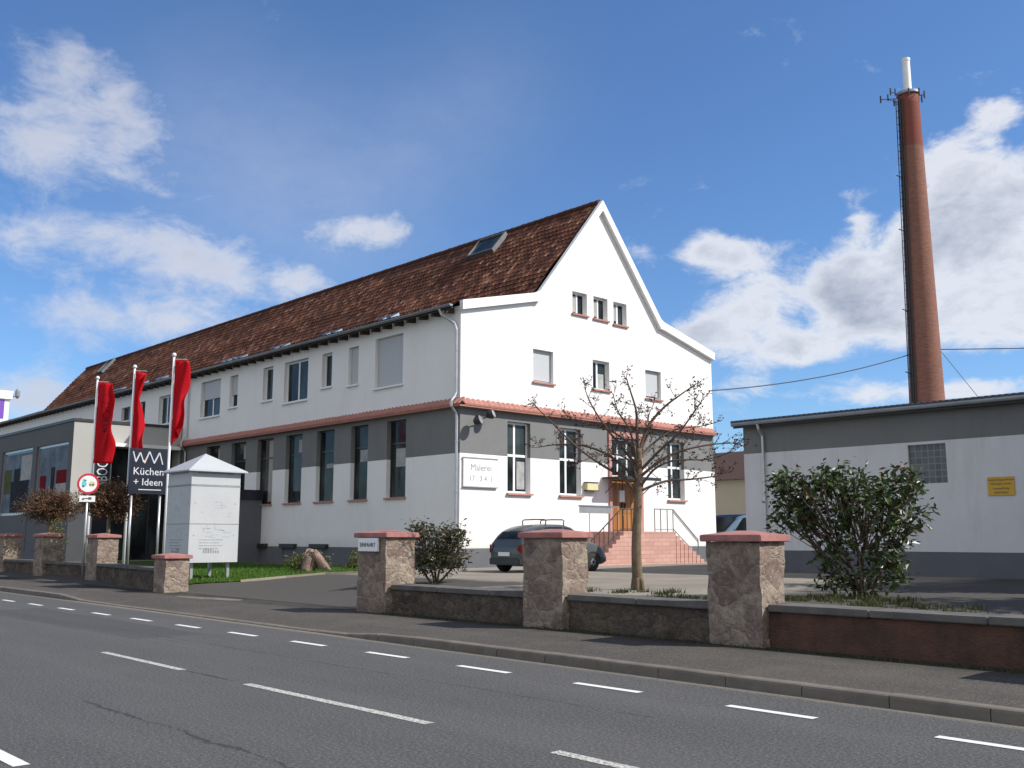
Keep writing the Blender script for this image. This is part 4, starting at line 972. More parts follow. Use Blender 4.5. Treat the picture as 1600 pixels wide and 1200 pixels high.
for k in range(9):
    a = k*2*math.pi/9+.3; dr_ = Vector((math.cos(a), math.sin(a), 0)); m = MB()
    b = ctr+dr_*.68+Vector((0, 0, 29.45)); L = 1.0 if dr_.dot(rt) < -.75 else .28
    e = b+dr_*L; m.tube([b, e], .025, 5); m.tube([e-Vector((0, 0, .22)), e+Vector((0, 0, .24))], .05, 6)
    if L > .5:
        mid = b+dr_*.55; m.tube([mid-Vector((0, 0, .12)), mid+Vector((0, 0, .32))], .045, 6); m.tube([b+Vector((0, 0, -.3)), mid], .02, 5)
    build(m, 'antenna', ['blackmetal'], ch)
m = MB(); lft = (-rt*.9+fwv*-.25).normalized(); sd = Vector((0, 0, 1)).cross(lft)
def shaft(z): return .99+(9.98-z)*.0182 if z < 26 else .70-(z-26)*.016
z = 6.
while z < 29.3:
    q = ctr+lft*(shaft(z)+.14)+Vector((0, 0, z)); m.tube([q-sd*.2, q+sd*.2], .018, 4); z += .45
for s_ in (-.2, .2): m.tube([ctr+lft*(shaft(zz)+.14)+sd*s_+Vector((0, 0, zz)) for zz in np.linspace(6, 29.3, 10)], .03, 5)
for s_, w_ in ((-.08, .045), (.06, .05), (.3, .04)): m.tube([ctr+lft*(shaft(zz)+.06)+sd*s_+Vector((0, 0, zz)) for zz in np.linspace(6, 29.2, 12)], w_, 5)
for zz in (11.5, 15.4, 20.5, 24.): m.tube([ctr+lft*(shaft(zz)-.05)+Vector((0, 0, zz)), ctr+lft*(shaft(zz)+.5)+Vector((0, 0, zz+.15))], .03, 5)
build(m, 'cable_ladder', ['blackmetal'], ch)
def cable(name, p, q, sag, label, r=.035, n=24):
    m = MB(); p = Vector(p); q = Vector(q); m.tube([p.lerp(q, t/n) - Vector((0, 0, sag*4*(t/n)*(1-t/n))) for t in range(n+1)], r, 5)
    tag(build(m, name, ['blackmetal'], None, org=tuple(p)), label, 'cable')
cable('overhead_cable', (XG, YB-.1, 8.85), (CHX-.6, CHY-.65, 12.8), .35, 'thin sagging overhead line from the white gable to the brick chimney', .03)
cable('overhead_cable', (CHX+.7, CHY+.7, 13.1), (10, 95, 15.6), .6, 'thin overhead line running right from the brick chimney', .03)
cable('guy_wire', (CHX+.7, CHY+.7, 13.0), (CHX+3.2, CHY+3.4, 8.), 0, 'short slanting wire at the right foot of the brick chimney', .018)

# ------------------------------------------------------------------ stone pillars and low walls along the pavement
def rough_box(mb, x0, y0, z0, x1, y1, z1, res=.07, amp=.025, shear=0., m=0, seed=0.):
    """box with an uneven hewn surface"""
    def sub(a, b): n = max(1, round((b-a)/res)); return [a+(b-a)*i/n for i in range(n+1)]
    X, Y, Z = sub(x0, x1), sub(y0, y1), sub(z0, z1)
    cx, cy = (x0+x1)/2, (y0+y1)/2
    def d(p):
        v = Vector(p); nv = mnoise.noise_vector(v*2.6+Vector((seed, 0, 0)))*amp + mnoise.noise_vector(v*7.5+Vector((0, seed, 0)))*amp*.7
        q = v+nv; q.y += shear*(p[0]-x0); return tuple(q)
    def grid(fn, A, B):
        V = [d(fn(a, b)) for b in B for a in A]; n = len(A)
        F = [(j*n+i, j*n+i+1, (j+1)*n+i+1, (j+1)*n+i) for j in range(len(B)-1) for i in range(n-1)]
        mb.arr(V, F, m)
    grid(lambda a, b: (a, y0, b), X, Z); grid(lambda a, b: (a, y1, b), X[::-1], Z)
    grid(lambda a, b: (x0, a, b), Y[::-1], Z); grid(lambda a, b: (x1, a, b), Y, Z); grid(lambda a, b: (a, b, z1), X, Y)
def pillar(x0, x1, y0, y1, zt, zb, label, group='rubble stone gate and fence pillars', capm='cap', ct=.13):
    t = empty('stone_pillar', ((x0+x1)/2, (y0+y1)/2, zb), label, 'pillar', group)
    m = MB(); rough_box(m, x0, y0, zb-.12, x1, y1, zt-ct, seed=x0*1.7); build(m, 'shaft', ['stone'], t, smooth=True)
    o = .075; m = MB(); zc = zt-ct
    a, b, c, d = x0-o, x1+o, y0-o, y1+o
    ap = [((a+b)/2-.12*(b-a), (c+d)/2, zt+.035), ((a+b)/2+.12*(b-a), (c+d)/2, zt+.035)]
    lo = [(a, c, zc), (b, c, zc), (b, d, zc), (a, d, zc)]; hi = [(p[0], p[1], zt-.03) for p in lo]
    m.poly(lo[::-1])
    for i in range(4): m.poly([lo[i], lo[(i+1) % 4], hi[(i+1) % 4], hi[i]])
    m.poly([hi[0], hi[1], ap[1], ap[0]]); m.poly([hi[1], hi[2], ap[1]]); m.poly([hi[2], hi[3], ap[0], ap[1]]); m.poly([hi[3], hi[0], ap[0]])
    build(m, 'cap_slab', [capm], t, recalc=True, bevel=.012)
    return t
def lowwall(x0, x1, y0, y1s, zt, label, stone='wallstone', zb=.12, th=.36, group='low stone walls between the pillars'):
    sh = (y1s-y0)/(x1-x0)
    t = empty('low_stone_wall', ((x0+x1)/2, (y0+y1s)/2, zb), label, 'wall', group)
    m = MB(); rough_box(m, x0, y0, zb-.14, x1, y0+th, zt-.11, amp=.03, res=.09, shear=sh, seed=x0); build(m, 'masonry', [stone], t, smooth=True)
    x = x0
    m = MB()
    while x < x1-.05:
        l = min(1.55, x1-x); a, b = x+.004, x+l-.004; dz = rnd.uniform(-.006, .006)
        ya, yb = y0+sh*(a-x0), y0+sh*(b-x0)
        m.hexa([(a, ya-.07, zt-.11), (b, yb-.07, zt-.11), (b, yb+th+.06, zt-.11), (a, ya+th+.06, zt-.11), (a, ya-.07, zt-.012+dz), (b, yb-.07, zt-.012+dz), (b, yb+th+.06, zt+dz), (a, ya+th+.06, zt+dz)]); x += l
    build(m, 'coping', ['coping'], t, recalc=True, bevel=.012)
    return t
pillar(-18.43, -17.38, 12.68, 13.42, 1.83, .12, 'stone gate pillar with a small white name plate, right of the drive')
pillar(-13.25, -12.27, 12.72, 13.38, 1.82, .12, 'stone pillar with pink cap in front of the parked grey car')
pillar(-9.22, -8.28, 12.74, 13.4, 1.77, .12, 'largest and nearest stone pillar with pink cap, left of the glossy bush')
pillar(-3.4, -2.5, 12.8, 13.45, 1.77, .12, 'stone pillar at the right end of the rusty low wall, added outside the picture for its shadow')  # unseen pillar added to throw its shadow on the pavement
pillar(-28.95, -28.2, 12.72, 13.45, 1.22, .12, 'short stone pillar with pink cap in front of the white panelled column')
pillar(-36.75, -35.75, 13.62, 14.35, 1.82, .12, 'stone pillar with pink cap beside the middle flagpole')
pillar(-42.25, -41.25, 13.62, 14.35, 1.86, .12, 'stone pillar with pink cap below the bigger red-brown ball tree')
pillar(-47.4, -46.4, 13.7, 14.4, 1.87, .12, 'leftmost stone pillar with pink cap at the picture edge')
pillar(-15.75, -15.24, 16.2, 16.50, 1.80, .6, 'dark stone pillar standing back behind the one by the grey car')
lowwall(-17.36, -13.27, 12.85, 12.88, .73, 'low stone wall with grey coping below the brown-green shrub')
lowwall(-12.25, -9.24, 12.88, 12.88, .73, 'low stone wall with grey coping in front of the bare tree')
lowwall(-8.26, -3.42, 12.92, 13.0, .745, 'reddish weathered low wall with grey coping right of the nearest pillar', 'redwall')
lowwall(-35.73, -28.97, 13.68, 12.9, .82, 'low stone wall with dark coping between the short pillar and the middle flagpole')
lowwall(-41.23, -36.77, 13.78, 13.78, .80, 'low stone wall behind the round traffic sign')
lowwall(-46.38, -42.27, 13.8, 13.8, .80, 'leftmost whole low stone wall, below the dark display windows')
lowwall(-54, -47.42, 13.85, 13.85, .80, 'low stone wall running out of the left picture edge')
m = MB(); m.box(-18.32, 12.60, 1.41, -17.6, 12.645, 1.69); pq = build(m, 'name_plate', ['signwhite'], None, org=(-17.95, 12.62, 1.41), recalc=True); tag(pq, 'white plate with dark capitals on the gate pillar', 'sign')
text('EINFAHRT', Frame((0, 12.60, 0), (1, 0, 0), (0, -1, 0)), -17.96, 1.505, .005, .125, 'darkprint', 'lettering', pq, depth=.006)

# ------------------------------------------------------------------ flagpoles and flags
def flag(x, y, zt, w_top, w_mid, w_bot, h, label, seed, txt=None, shape=0):
    d = Vector((.86, .5, 0)).normalized(); nr = Vector((-d.y, d.x, 0))
    V = []; nu, nv = 14, 34
    for j in range(nv+1):
        v = j/nv; z = zt-h*v
        w_ = np.interp(v, [0, .4, .75, 1], [w_top, w_mid[0], w_mid[1], w_bot])
        for i in range(nu+1):
            u = i/nu
            wv = .15*math.sin(u*8+v*6+seed)*u + .10*math.sin(v*11+seed*2+u*4)*u + .03*math.sin(v*23+u*9+seed)*u
            p = Vector((x, y, z)) + d*(.06+w_*u) + nr*wv
            p.z += -.10*u*(1-v) + (.55 if shape else .12)*u*max(0, v-.78)/.22*(1 if shape else -.3)
            V.append(tuple(p))
    n = nu+1; F = [(j*n+i, j*n+i+1, (j+1)*n+i+1, (j+1)*n+i) for j in range(nv) for i in range(nu)]
    m = MB(); m.arr(V, F); f = build(m, 'flag', ['flag'], None, smooth=True, org=(x, y, zt-h)); tag(f, label, 'flag', 'red flags on the flagpoles')
    so_ = f.modifiers.new('thick', 'SOLIDIFY'); so_.thickness = .008
    if txt:
        cu = bpy.data.curves.new('t', 'FONT'); cu.body = txt; cu.size = .42; cu.align_x = 'LEFT'; ob = bpy.data.objects.new('t', cu); C.objects.link(ob)
        me = bpy.data.meshes.new_from_object(ob.evaluated_get(bpy.context.evaluated_depsgraph_get())); bpy.data.objects.remove(ob)
        VV = []
        for vtx in me.vertices:   # text reads upwards along the flag
            v = .62 - vtx.co.x/h; u = .62 - vtx.co.y/1.0
            fi, fj = min(max(u*nu, 0), nu-.001), min(max(v*nv, 0), nv-.001); i, j = int(fi), int(fj); a, b = fi-i, fj-j
            P = lambda ii, jj: Vector(V[jj*n+ii])
            q = P(i, j)*(1-a)*(1-b)+P(i+1, j)*a*(1-b)+P(i, j+1)*(1-a)*b+P(i+1, j+1)*a*b
            VV.append(q - nr*.014)
        mm = MB(); mm.arr(VV, [tuple(p.vertices) for p in me.polygons]); build(mm, 'lettering', ['flagtext'], f)
    return f
def flagpole(x, y, zt, label):
    t = empty('flagpole', (x, y, .3), label, 'flagpole', 'white flagpoles in front of the showroom')
    m = MB(); m.tube([(x, y, .25), (x, y, 3), (x, y, zt)], [.062, .055, .042], 12); build(m, 'pole', ['alu'], t, smooth=True)
    m = MB(); m.lathe((x, y, zt), [(.02, -.02), (.075, .0), (.085, .06), (.05, .12), (.01, .13)], 12); build(m, 'finial', ['alu'], t, smooth=True)
    m = MB(); m.tube([(x, y, zt-.12), (x+.5, y+.29, zt-.16)], .012, 6); build(m, 'flag_arm', ['alu'], t)
PY = 16.2
for x, l in ((-43.7, 'left white flagpole with the flag bearing dark upright letters'), (-39.75, 'middle white flagpole beside the black shop sign'), (-36.1, 'right and tallest-looking white flagpole, above the white panelled column')): flagpole(x, PY, 8.55, l)
flag(-43.7, PY, 8.42, .72, (.98, .95), .82, 3.55, 'red flag with dark upright lettering on the left pole', .5, 'KÜCHEN')
flag(-39.75, PY, 8.4, .52, (.34, .45), .66, 3.45, 'narrow folded red flag on the middle pole by the black sign', 2.1)
flag(-36.1, PY, 8.4, .70, (.50, .52), .36, 3.3, 'red flag tapering to a slanted lower corner on the right pole', 4.0, None, 1)

# ------------------------------------------------------------------ round traffic sign
ts = empty('traffic_sign', (-33.55, 12.35, .12), 'round red-rimmed traffic sign with small plate on a grey post', 'traffic sign')
nS = Vector((.93, -.36, 0)).normalized(); FT = Frame((-33.55, 12.35, 0), (-nS.y, nS.x, 0), nS)
m = MB(); m.tube([(-33.55, 12.35, .0), (-33.55, 12.35, 3.72)], .034, 10); build(m, 'post', ['galv'], ts, smooth=True)
def disc(r, d0, d1, mt, nm, par, ca=0., cz=3.45, r2=None, n=32, sx=1.):
    m = MB(); ring = []
    for rr_, d in ((r, d0), (r, d1)):
        ring.append([FT.p(ca+sx*rr_*math.cos(2*math.pi*k/n), cz+rr_*math.sin(2*math.pi*k/n), d) for k in range(n)])
    for k in range(n): m.poly([ring[0][k], ring[0][(k+1) % n], ring[1][(k+1) % n], ring[1][k]])
    m.poly(ring[1]); m.poly(ring[0][::-1]); return build(m, nm, [mt], par, recalc=True)
dk = disc(.34, .04, .06, 'signred', 'sign_disc', ts)
disc(.27, .06, .066, 'signwhite', 'white_field', dk)
for ca, cz, r, mt, sx in ((-.12, 3.44, .095, 'signteal', .8), (-.13, 3.56, .055, 'signteal', .9), (.12, 3.45, .09, 'signolive', 1.1)): disc(r, .066, .07, mt, 'symbol', dk, ca, cz, n=14, sx=sx)
for ca, cz, r in ((-.14, 3.37, .032), (-.08, 3.56, .025), (.15, 3.42, .035), (.07, 3.42, .03)): disc(r, .07, .074, 'darkprint', 'symbol', dk, ca, cz, n=12)
m = MB(); FT.box(m, -.24, .24, 2.86, 3.06, .04, .055); pl_ = build(m, 'extra_plate', ['signwhite'], ts, recalc=True)
m = MB(); FT.box(m, -.14, .03, 2.955, 2.985, .055, .06); FT.box(m, .03, .13, 2.935, 3.01, .055, .06); FT.box(m, -.16, -.10, 2.92, 2.955, .055, .06); build(m, 'symbol', ['darkprint'], pl_, recalc=True)

# ------------------------------------------------------------------ black shop sign
wm = empty('shop_sign', (-37.6, 16.1, .4), 'square black shop sign reading WM Küchen + Ideen on thin posts', 'sign')
FM = Frame((-37.6, 0, 0), (0, 1, 0), (1, 0, 0))
m = MB(); FM.box(m, 15.32, 16.85, 3.35, 5.08, -.06, .06); bd = build(m, 'board', ['black'], wm, recalc=True)
m = MB(); z0 = 4.52; S_ = lambda pts: [m.tube([FM.p(a, z, .067) for a, z in (p, q)], .03, 6) for p, q in zip(pts, pts[1:])]
S_([(15.42, 4.95), (15.54, 4.56), (15.70, 4.92), (15.84, 4.56)]); S_([(15.88, 4.52), (16.06, 4.97), (16.26, 4.53), (16.46, 4.95), (16.6, 4.50)])
build(m, 'emblem', ['lettering'], bd)
m = MB(); m.tube([FM.p(15.86, 4.60, .06), FM.p(15.86, 4.60, .075)], .045, 10); build(m, 'emblem_dot', ['orange'], bd)
text('Küchen', FM, 16.07, 4.08, .064, .40, 'lettering', 'lettering', bd); text('+ Ideen', FM, 16.07, 3.68, .064, .38, 'lettering', 'lettering', bd)
m = MB(); FM.box(m, 15.7, 16.6, 3.50, 3.53, .06, .066); build(m, 'underline', ['lettering'], bd, recalc=True)
for y in (15.5, 16.62):
    m = MB(); m.tube([(-37.66, y, .2), (-37.66, y, 3.4)], .05, 8); build(m, 'post', ['galv'], wm, smooth=True)

# ------------------------------------------------------------------ white panelled column with pyramid roof
kx0, kx1, ky0, ky1 = -31.25, -29.58, 14.05, 15.72
kk = empty('advertising_column', ((kx0+kx1)/2, (ky0+ky1)/2, .35), 'white square panelled notice column with a pyramid roof standing on four legs', 'notice column')
m = MB(); m.box(kx0, ky0, .93, kx1, ky1, 3.80); bdy = build(m, 'panels', ['kiosk'], kk, recalc=True)
m = MB(); e = .17; ap = ((kx0+kx1)/2, (ky0+ky1)/2, 4.40); lo = [(kx0-e, ky0-e, 3.76), (kx1+e, ky0-e, 3.76), (kx1+e, ky1+e, 3.76), (kx0-e, ky1+e, 3.76)]; hi = [(p[0], p[1], 3.80) for p in lo]
for i in range(4): m.poly([lo[i], lo[(i+1) % 4], hi[(i+1) % 4], hi[i]]); m.poly([hi[i], hi[(i+1) % 4], ap])
m.poly(lo[::-1]); build(m, 'roof', ['kiosk'], kk, recalc=True)
for x in (kx0+.22, kx1-.22):
    for y in (ky0+.22, ky1-.22):
        m = MB(); m.box(x-.045, y-.045, .2, x+.045, y+.045, .93); build(m, 'leg', ['galv'], kk, recalc=True)
m = MB()
for z, h in ((2.12, .018), (3.3, .06)): m.box(kx0-.008, ky0-.008, z, kx1+.008, ky1+.008, z+h)
build(m, 'panel_band', ['greyline'], bdy, recalc=True)
FK1 = Frame((kx1, 0, 0), (0, 1, 0), (1, 0, 0)); FK2 = Frame((0, ky0, 0), (1, 0, 0), (0, -1, 0))
for fr, c in ((FK1, (ky0+ky1)/2), (FK2, (kx0+kx1)/2)):
    m = MB()
    for k in range(26):
        a = c+rnd.uniform(-.62, .55); z = rnd.choice([rnd.uniform(2.3, 3.1), rnd.uniform(1.7, 2.0)]); l = rnd.uniform(.05, .3)
        if rnd.random() < .6: fr.box(m, a, a+l, z, z+.016, .001, .004)
        else: fr.box(m, a, a+.014, z, z+l*.7, .001, .0045)
    build(m, 'site_plan', ['blueprint'], bdy, recalc=True)
    m = MB()
    for k in range(4):
        a = c-.5; z = 1.62-.09*k
        while a < c+.3-.15*(k % 2):
            l = rnd.uniform(.04, .14); fr.box(m, a, a+l, z, z+.022, .001, .004); a += l+.03
    for k in range(7): fr.box(m, c-.35+.08*k, c-.30+.08*k, 1.22, 1.22+rnd.uniform(.06, .16), .001, .004)
    for q in (-.7, .66):
        for z in (1.75, 2.75): fr.box(m, c+q, c+q+.035, z, z+.035, .001, .004)
    build(m, 'small_print', ['greyline'], bdy, recalc=True)
    m = MB(); fr.box(m, c-.65, c+.6, 3.70, 3.735, .001, .004); build(m, 'heading', ['greyline'], bdy, recalc=True)

# ------------------------------------------------------------------ plants
rng = np.random.default_rng(11)
def limb(mb, pts, r0, r1, n=6):
    """smooth tapered limb through the points"""
    P = [Vector(p) for p in pts]; out = []
    for i in range(len(P)-1):
        a, b, c, d = P[max(i-1, 0)], P[i], P[i+1], P[min(i+2, len(P)-1)]
        for k in range(4):
            t = k/4; out.append(.5*((2*b)+(c-a)*t+(2*a-5*b+4*c-d)*t*t+(3*b-a-3*c+d)*t**3))
    out.append(P[-1]); N_ = len(out)
    mb.tube(out, [r0+(r1-r0)*i/(N_-1) for i in range(N_)], n, caps=True); return out
def bare_tree(x, y, z0):
    t = empty('bare_tree', (x, y, z0), 'young bare tree covered in dark buds in front of the white gable', 'tree')
    o = Vector((x, y, 0))
    def P(px, py, w=0.): return o + rt*((px-999)/73.2) + fwv*w + Vector((0, 0, (840-py)/73.2+1.7))
    tr = MB(); base = P(999, 925)
    limb(tr, [Vector((x, y, z0-.1)), P(997, 860, .0), P(1000, 800), P(1003, 745), P(1004, 700)], .118, .062, 12)
    for k in range(5):
        a = k*1.3; limb(tr, [Vector((x+.08*math.cos(a), y+.08*math.sin(a), z0+.25)), Vector((x+.14*math.cos(a), y+.14*math.sin(a), z0-.06))], .055, .035, 6)
    trunk = build(tr, 'trunk', ['bark'], t, smooth=True)
    cr = MB(); buds = []
    L = [([(1003, 775), (975, 745), (945, 728), (905, 700), (868, 665), (842, 640)], -.5, .05), ([(1003, 730), (975, 695), (950, 660), (930, 625), (921, 598)], .4, .045),
         ([(1004, 705), (1001, 670), (1000, 640), (990, 606), (985, 590)], -.2, .05), ([(1004, 705), (1020, 665), (1045, 635), (1075, 612), (1101, 594)], .3, .05),
         ([(1006, 735), (1035, 705), (1062, 680), (1085, 650), (1098, 630)], -.6, .045), ([(1004, 768), (1045, 752), (1090, 748), (1130, 742), (1152, 732)], .5, .04),
         ([(1005, 745), (1045, 715), (1085, 700), (1130, 692), (1168, 690)], .2, .045), ([(1002, 750), (960, 712), (920, 694), (880, 690), (846, 693)], .8, .045),
         ([(1002, 745), (1010, 705), (1025, 670), (1030, 640), (1045, 612)], 1.3, .04), ([(1002, 745), (995, 705), (985, 675), (965, 650), (955, 628)], -1.3, .04),
         ([(1002, 760), (990, 725), (965, 712), (935, 715), (905, 728)], -1.0, .035), ([(1003, 765), (1025, 735), (1055, 722), (1100, 722), (1135, 712)], -1.1, .035),
         ([(1003, 720), (985, 690), (960, 672), (925, 660), (895, 652)], .1, .035), ([(1004, 715), (1030, 690), (1065, 668), (1110, 660), (1140, 652)], .9, .035)]
    def twig(p, d, l, r, dep):
        q = [p]; dd = d.copy()
        for k in range(4):
            dd = (dd + Vector((rnd.gauss(0, .22), rnd.gauss(0, .22), rnd.gauss(.08, .18)))).normalized(); q.append(q[-1]+dd*l/4)
        cr.tube(q, [r, r*.8, r*.6, r*.45, r*.3], 4, caps=False)
        for k in range(int(l*11)+2):
            s = rnd.random(); i = min(3, int(s*4)); buds.append(q[i].lerp(q[i+1], s*4-i) + Vector((rnd.gauss(0, .012), rnd.gauss(0, .012), rnd.gauss(0, .012))))
        buds.append(q[-1]); buds.append(q[-1])
        if dep:
            for k in range(rnd.choice((2, 3, 3))):
                i = rnd.choice((1, 2, 3)); nd = (dd + Vector((rnd.gauss(0, .7), rnd.gauss(0, .7), rnd.gauss(.15, .55)))).normalized()
                twig(q[i], nd, l*rnd.uniform(.45, .75), r*.6, dep-1)
    for pts, w_, r in L:
        ctl = [P(px, py, w_*(i/(len(pts)-1))**1.2) for i, (px, py) in enumerate(pts)]
        out = limb(cr, ctl, r*.8, r*.2, 7)
        for k in range(3, len(out), 2):
            d = (out[min(k+1, len(out)-1)]-out[k-1]).normalized()
            for rep in range(rnd.choice((1, 2, 2))):
                nd = (d*.6+Vector((rnd.gauss(0, .6), rnd.gauss(0, .6), rnd.gauss(.08, .45)))).normalized()
                twig(out[k], nd, rnd.uniform(.18, .5), .0085, 1)
        twig(out[-1], (out[-1]-out[-3]).normalized(), .24, .008, 1)
    c = build(cr, 'crown', ['twig'], t, smooth=True)
    bm_ = MB(); leaves(bm_, np.array([tuple(b) for b in buds]), .042, rng, .2, .8, -.1); build(bm_, 'buds', ['bud'], c)
bare_tree(-13.86, 16.69, .6)
def ellcloud(n, c, r, shell=.55):
    v = rng.normal(size=(n, 3)); v /= np.linalg.norm(v, axis=1)[:, None]
    rad = (shell + (1-shell)*rng.random(n)**.7)[:, None]
    return np.array(c) + v*rad*np.array(r)
def bush(name, x, y, z0, lumps, stems, label, cat, lm, size, aspect=.45, droop=.3, clump=14, spread=.13, woodm='twig'):
    """shrub: leaf rosettes gathered on twig ends inside a set of lobes (u right, w depth, z)"""
    t = empty(name, (x, y, z0), label, cat); o = Vector((x, y, z0)); wd = MB(); pts = []
    for (u, w_, z, ru, rw, rz, n) in lumps:
        c = o+rt*u+fwv*w_+Vector((0, 0, z)); k = max(1, n//clump)
        cc = ellcloud(k, (0, 0, 0), (ru, rw, rz), .35)
        for q in cc:
            e = c+rt*q[0]+fwv*q[1]+Vector((0, 0, q[2]))
            pp = rng.normal(size=(clump, 3))*spread; pts.append(np.array(e)+pp)
            if rng.random() < .5: wd.tube([o+(c-o)*.55, e-(e-c)*.15+Vector((0, 0, -.1)), e], [.012, .008, .005], 4, caps=False)
    for s in stems:
        limb(wd, [o+rt*u+fwv*w_+Vector((0, 0, z)) for u, w_, z in s], .035, .014, 6)
    build(wd, 'stems', [woodm], t, smooth=True)
    lf = MB(); leaves(lf, np.concatenate(pts), size, rng, .35, aspect, droop); build(lf, 'foliage', [lm], t)
# dark glossy bush; pixel scale at its place 84 px per metre, foot at (1345, 935)
B = lambda px, py, w_, rx, ry, rw, n: ((px-1345)/84.5, w_, (935-py)/84.5, rx/84.5, rw, ry/84.5, n)
bush('laurel_bush', -9.19, 17.39, .6, [
    B(1245, 770, .1, 38, 26, .4, 260), B(1230, 745, 0, 22, 12, .3, 55), B(1270, 760, -.2, 40, 30, .4, 272), B(1325, 755, .1, 48, 26, .5, 285), B(1318, 738, .1, 20, 10, .3, 55), B(1250, 815, 0, 36, 36, .4, 285), B(1300, 805, .2, 46, 40, .55, 384), B(1365, 800, -.1, 50, 42, .55, 434),
    B(1415, 765, .1, 40, 32, .45, 322), B(1425, 742, 0, 22, 14, .3, 74), B(1430, 800, .1, 30, 40, .4, 223), B(1395, 838, .2, 34, 30, .4, 248), B(1380, 870, 0, 38, 22, .4, 204), B(1320, 850, .1, 40, 26, .4, 204), B(1300, 880, 0, 22, 18, .3, 93), B(1350, 905, 0, 52, 24, .4, 235), B(1400, 895, .1, 20, 22, .25, 99), B(1315, 905, .1, 25, 22, .3, 117), B(1345, 780, -.3, 70, 40, .3, 310)],
    [[(0, 0, -.1), (-.15, 0, .6), (-.6, 0, 1.2), (-1.1, .1, 1.8)], [(.05, .05, -.1), (.1, .1, .7), (.3, .1, 1.4), (.8, .1, 2.1)], [(0, -.05, -.1), (0, 0, .8), (-.1, .1, 1.5), (-.25, .1, 2.2)], [(.1, 0, -.1), (.4, 0, .5), (.9, .1, 1.1), (1.1, .1, 1.5)], [(-.05, .1, -.1), (-.2, .1, .5), (-.7, .1, .8), (-1.0, 0, 1.3)]],
    'wide dark glossy evergreen bush behind the reddish low wall on the right', 'bush', 'laurel', .145, .42, .35, 11, .085)
K = 58.
Bm = lambda px, py, w_, rx, ry, rw, n: ((px-680)/K, w_, (905-py)/K, rx/K, rw, ry/K, n)
bush('garden_shrub', -21.17, 17.06, .6, [Bm(655, 830, 0, 20, 12, .3, 260), Bm(690, 840, 0, 32, 20, .45, 520), Bm(665, 858, .1, 28, 24, .4, 460), Bm(710, 866, 0, 24, 28, .4, 440), Bm(685, 878, -.1, 36, 20, .4, 420), Bm(660, 885, 0, 18, 14, .3, 160), Bm(718, 838, 0, 10, 16, .2, 110)],
    [[(0, 0, -.1), (-.2, 0, .5), (-.5, 0, 1.2)], [(.05, 0, -.1), (.2, 0, .6), (.6, 0, 1.3)], [(0, .1, -.1), (0, .1, .7), (.1, .1, 1.4)], [(-.1, 0, -.1), (-.4, .1, .3), (-.6, .1, .8)], [(.1, 0, -.1), (.5, 0, .35), (.8, 0, .8)]],
    'rounded brown-green shrub behind the gate pillar, against the building corner', 'bush', 'rhodo', .125, .4, .25, 12, .085)
bush('low_shrub', -31.9, 19.9, .42, [(-.5, 0, .35, .55, .35, .32, 420), (.25, .1, .3, .5, .35, .28, 360), (-.1, 0, .5, .5, .3, .25, 260)], [[(0, 0, 0), (-.3, 0, .5)], [(0, 0, 0), (.3, 0, .5)]], 'low yellow-green shrub on the lawn left of the leaning boulders', 'bush', 'yellowleaf', .10, .5, .1, 12, .09)
bush('low_shrub', -29.35, 20.1, .45, [(0, 0, .4, .42, .35, .38, 420), (.25, .1, .6, .3, .3, .3, 260)], [[(0, 0, 0), (-.2, 0, .6)], [(0, 0, 0), (.2, 0, .7)]], 'yellow-green shrub between the leaning boulders and the gate pillar', 'bush', 'yellowleaf', .10, .5, .1, 12, .09)
def ball_tree(x, y, z0, zc, r, rz, label, olive):
    t = empty('ball_tree', (x, y, z0), label, 'tree', 'clipped ball-headed trees behind the left wall')
    m = MB(); o = Vector((x, y, 0)); limb(m, [(x, y, z0-.1), (x+.02, y, (z0+zc)/2), (x, y, zc-.3)], .075, .06, 8); build(m, 'trunk', ['bark'], t, smooth=True)
    cr = MB(); pts = []
    for k in range(340):
        d = Vector((rnd.gauss(0, 1), rnd.gauss(0, 1), rnd.gauss(0.1, 1))).normalized(); s = rnd.uniform(.7, 1.05)
        e = Vector((x+d.x*r*s, y+d.y*r*s, zc+d.z*rz*s)); mid = Vector((x, y, zc-.25)).lerp(e, .5)+Vector((rnd.gauss(0, .08), rnd.gauss(0, .08), .05))
        cr.tube([(x, y, zc-.3), mid, e], [.02, .011, .006], 4, caps=False)
        for q in range(17):
            s2 = rnd.uniform(.4, 1.02); b = mid.lerp(e, (s2-.4)/.6); pts.append((b.x+rnd.gauss(0, .07), b.y+rnd.gauss(0, .07), b.z+rnd.gauss(0, .07)))
    c = build(cr, 'crown', ['twig'], t, smooth=True)
    l = MB(); leaves(l, np.array(pts), .085, rng, .2, .5, 0.); build(l, 'buds', ['budleaf'], c)
ball_tree(-45.8, 15.3, .45, 3.05, 1.45, .84, 'red-brown ball-headed tree in front of the display windows', 0)
ball_tree(-38.9, 15.2, .45, 3.1, 1.35, .86, 'brown ball-headed tree below the middle flag', 0)
bush('low_shrub', -43.7, 15.0, .45, [(0, 0, .9, .45, .4, .7, 420), (0, 0, 1.6, .35, .3, .5, 260)], [[(0, 0, 0), (0, 0, 1.2)]], 'slim yellow-green shrub right of the red-brown ball tree', 'bush', 'yellowleaf', .09, .5, .1, 12, .1)

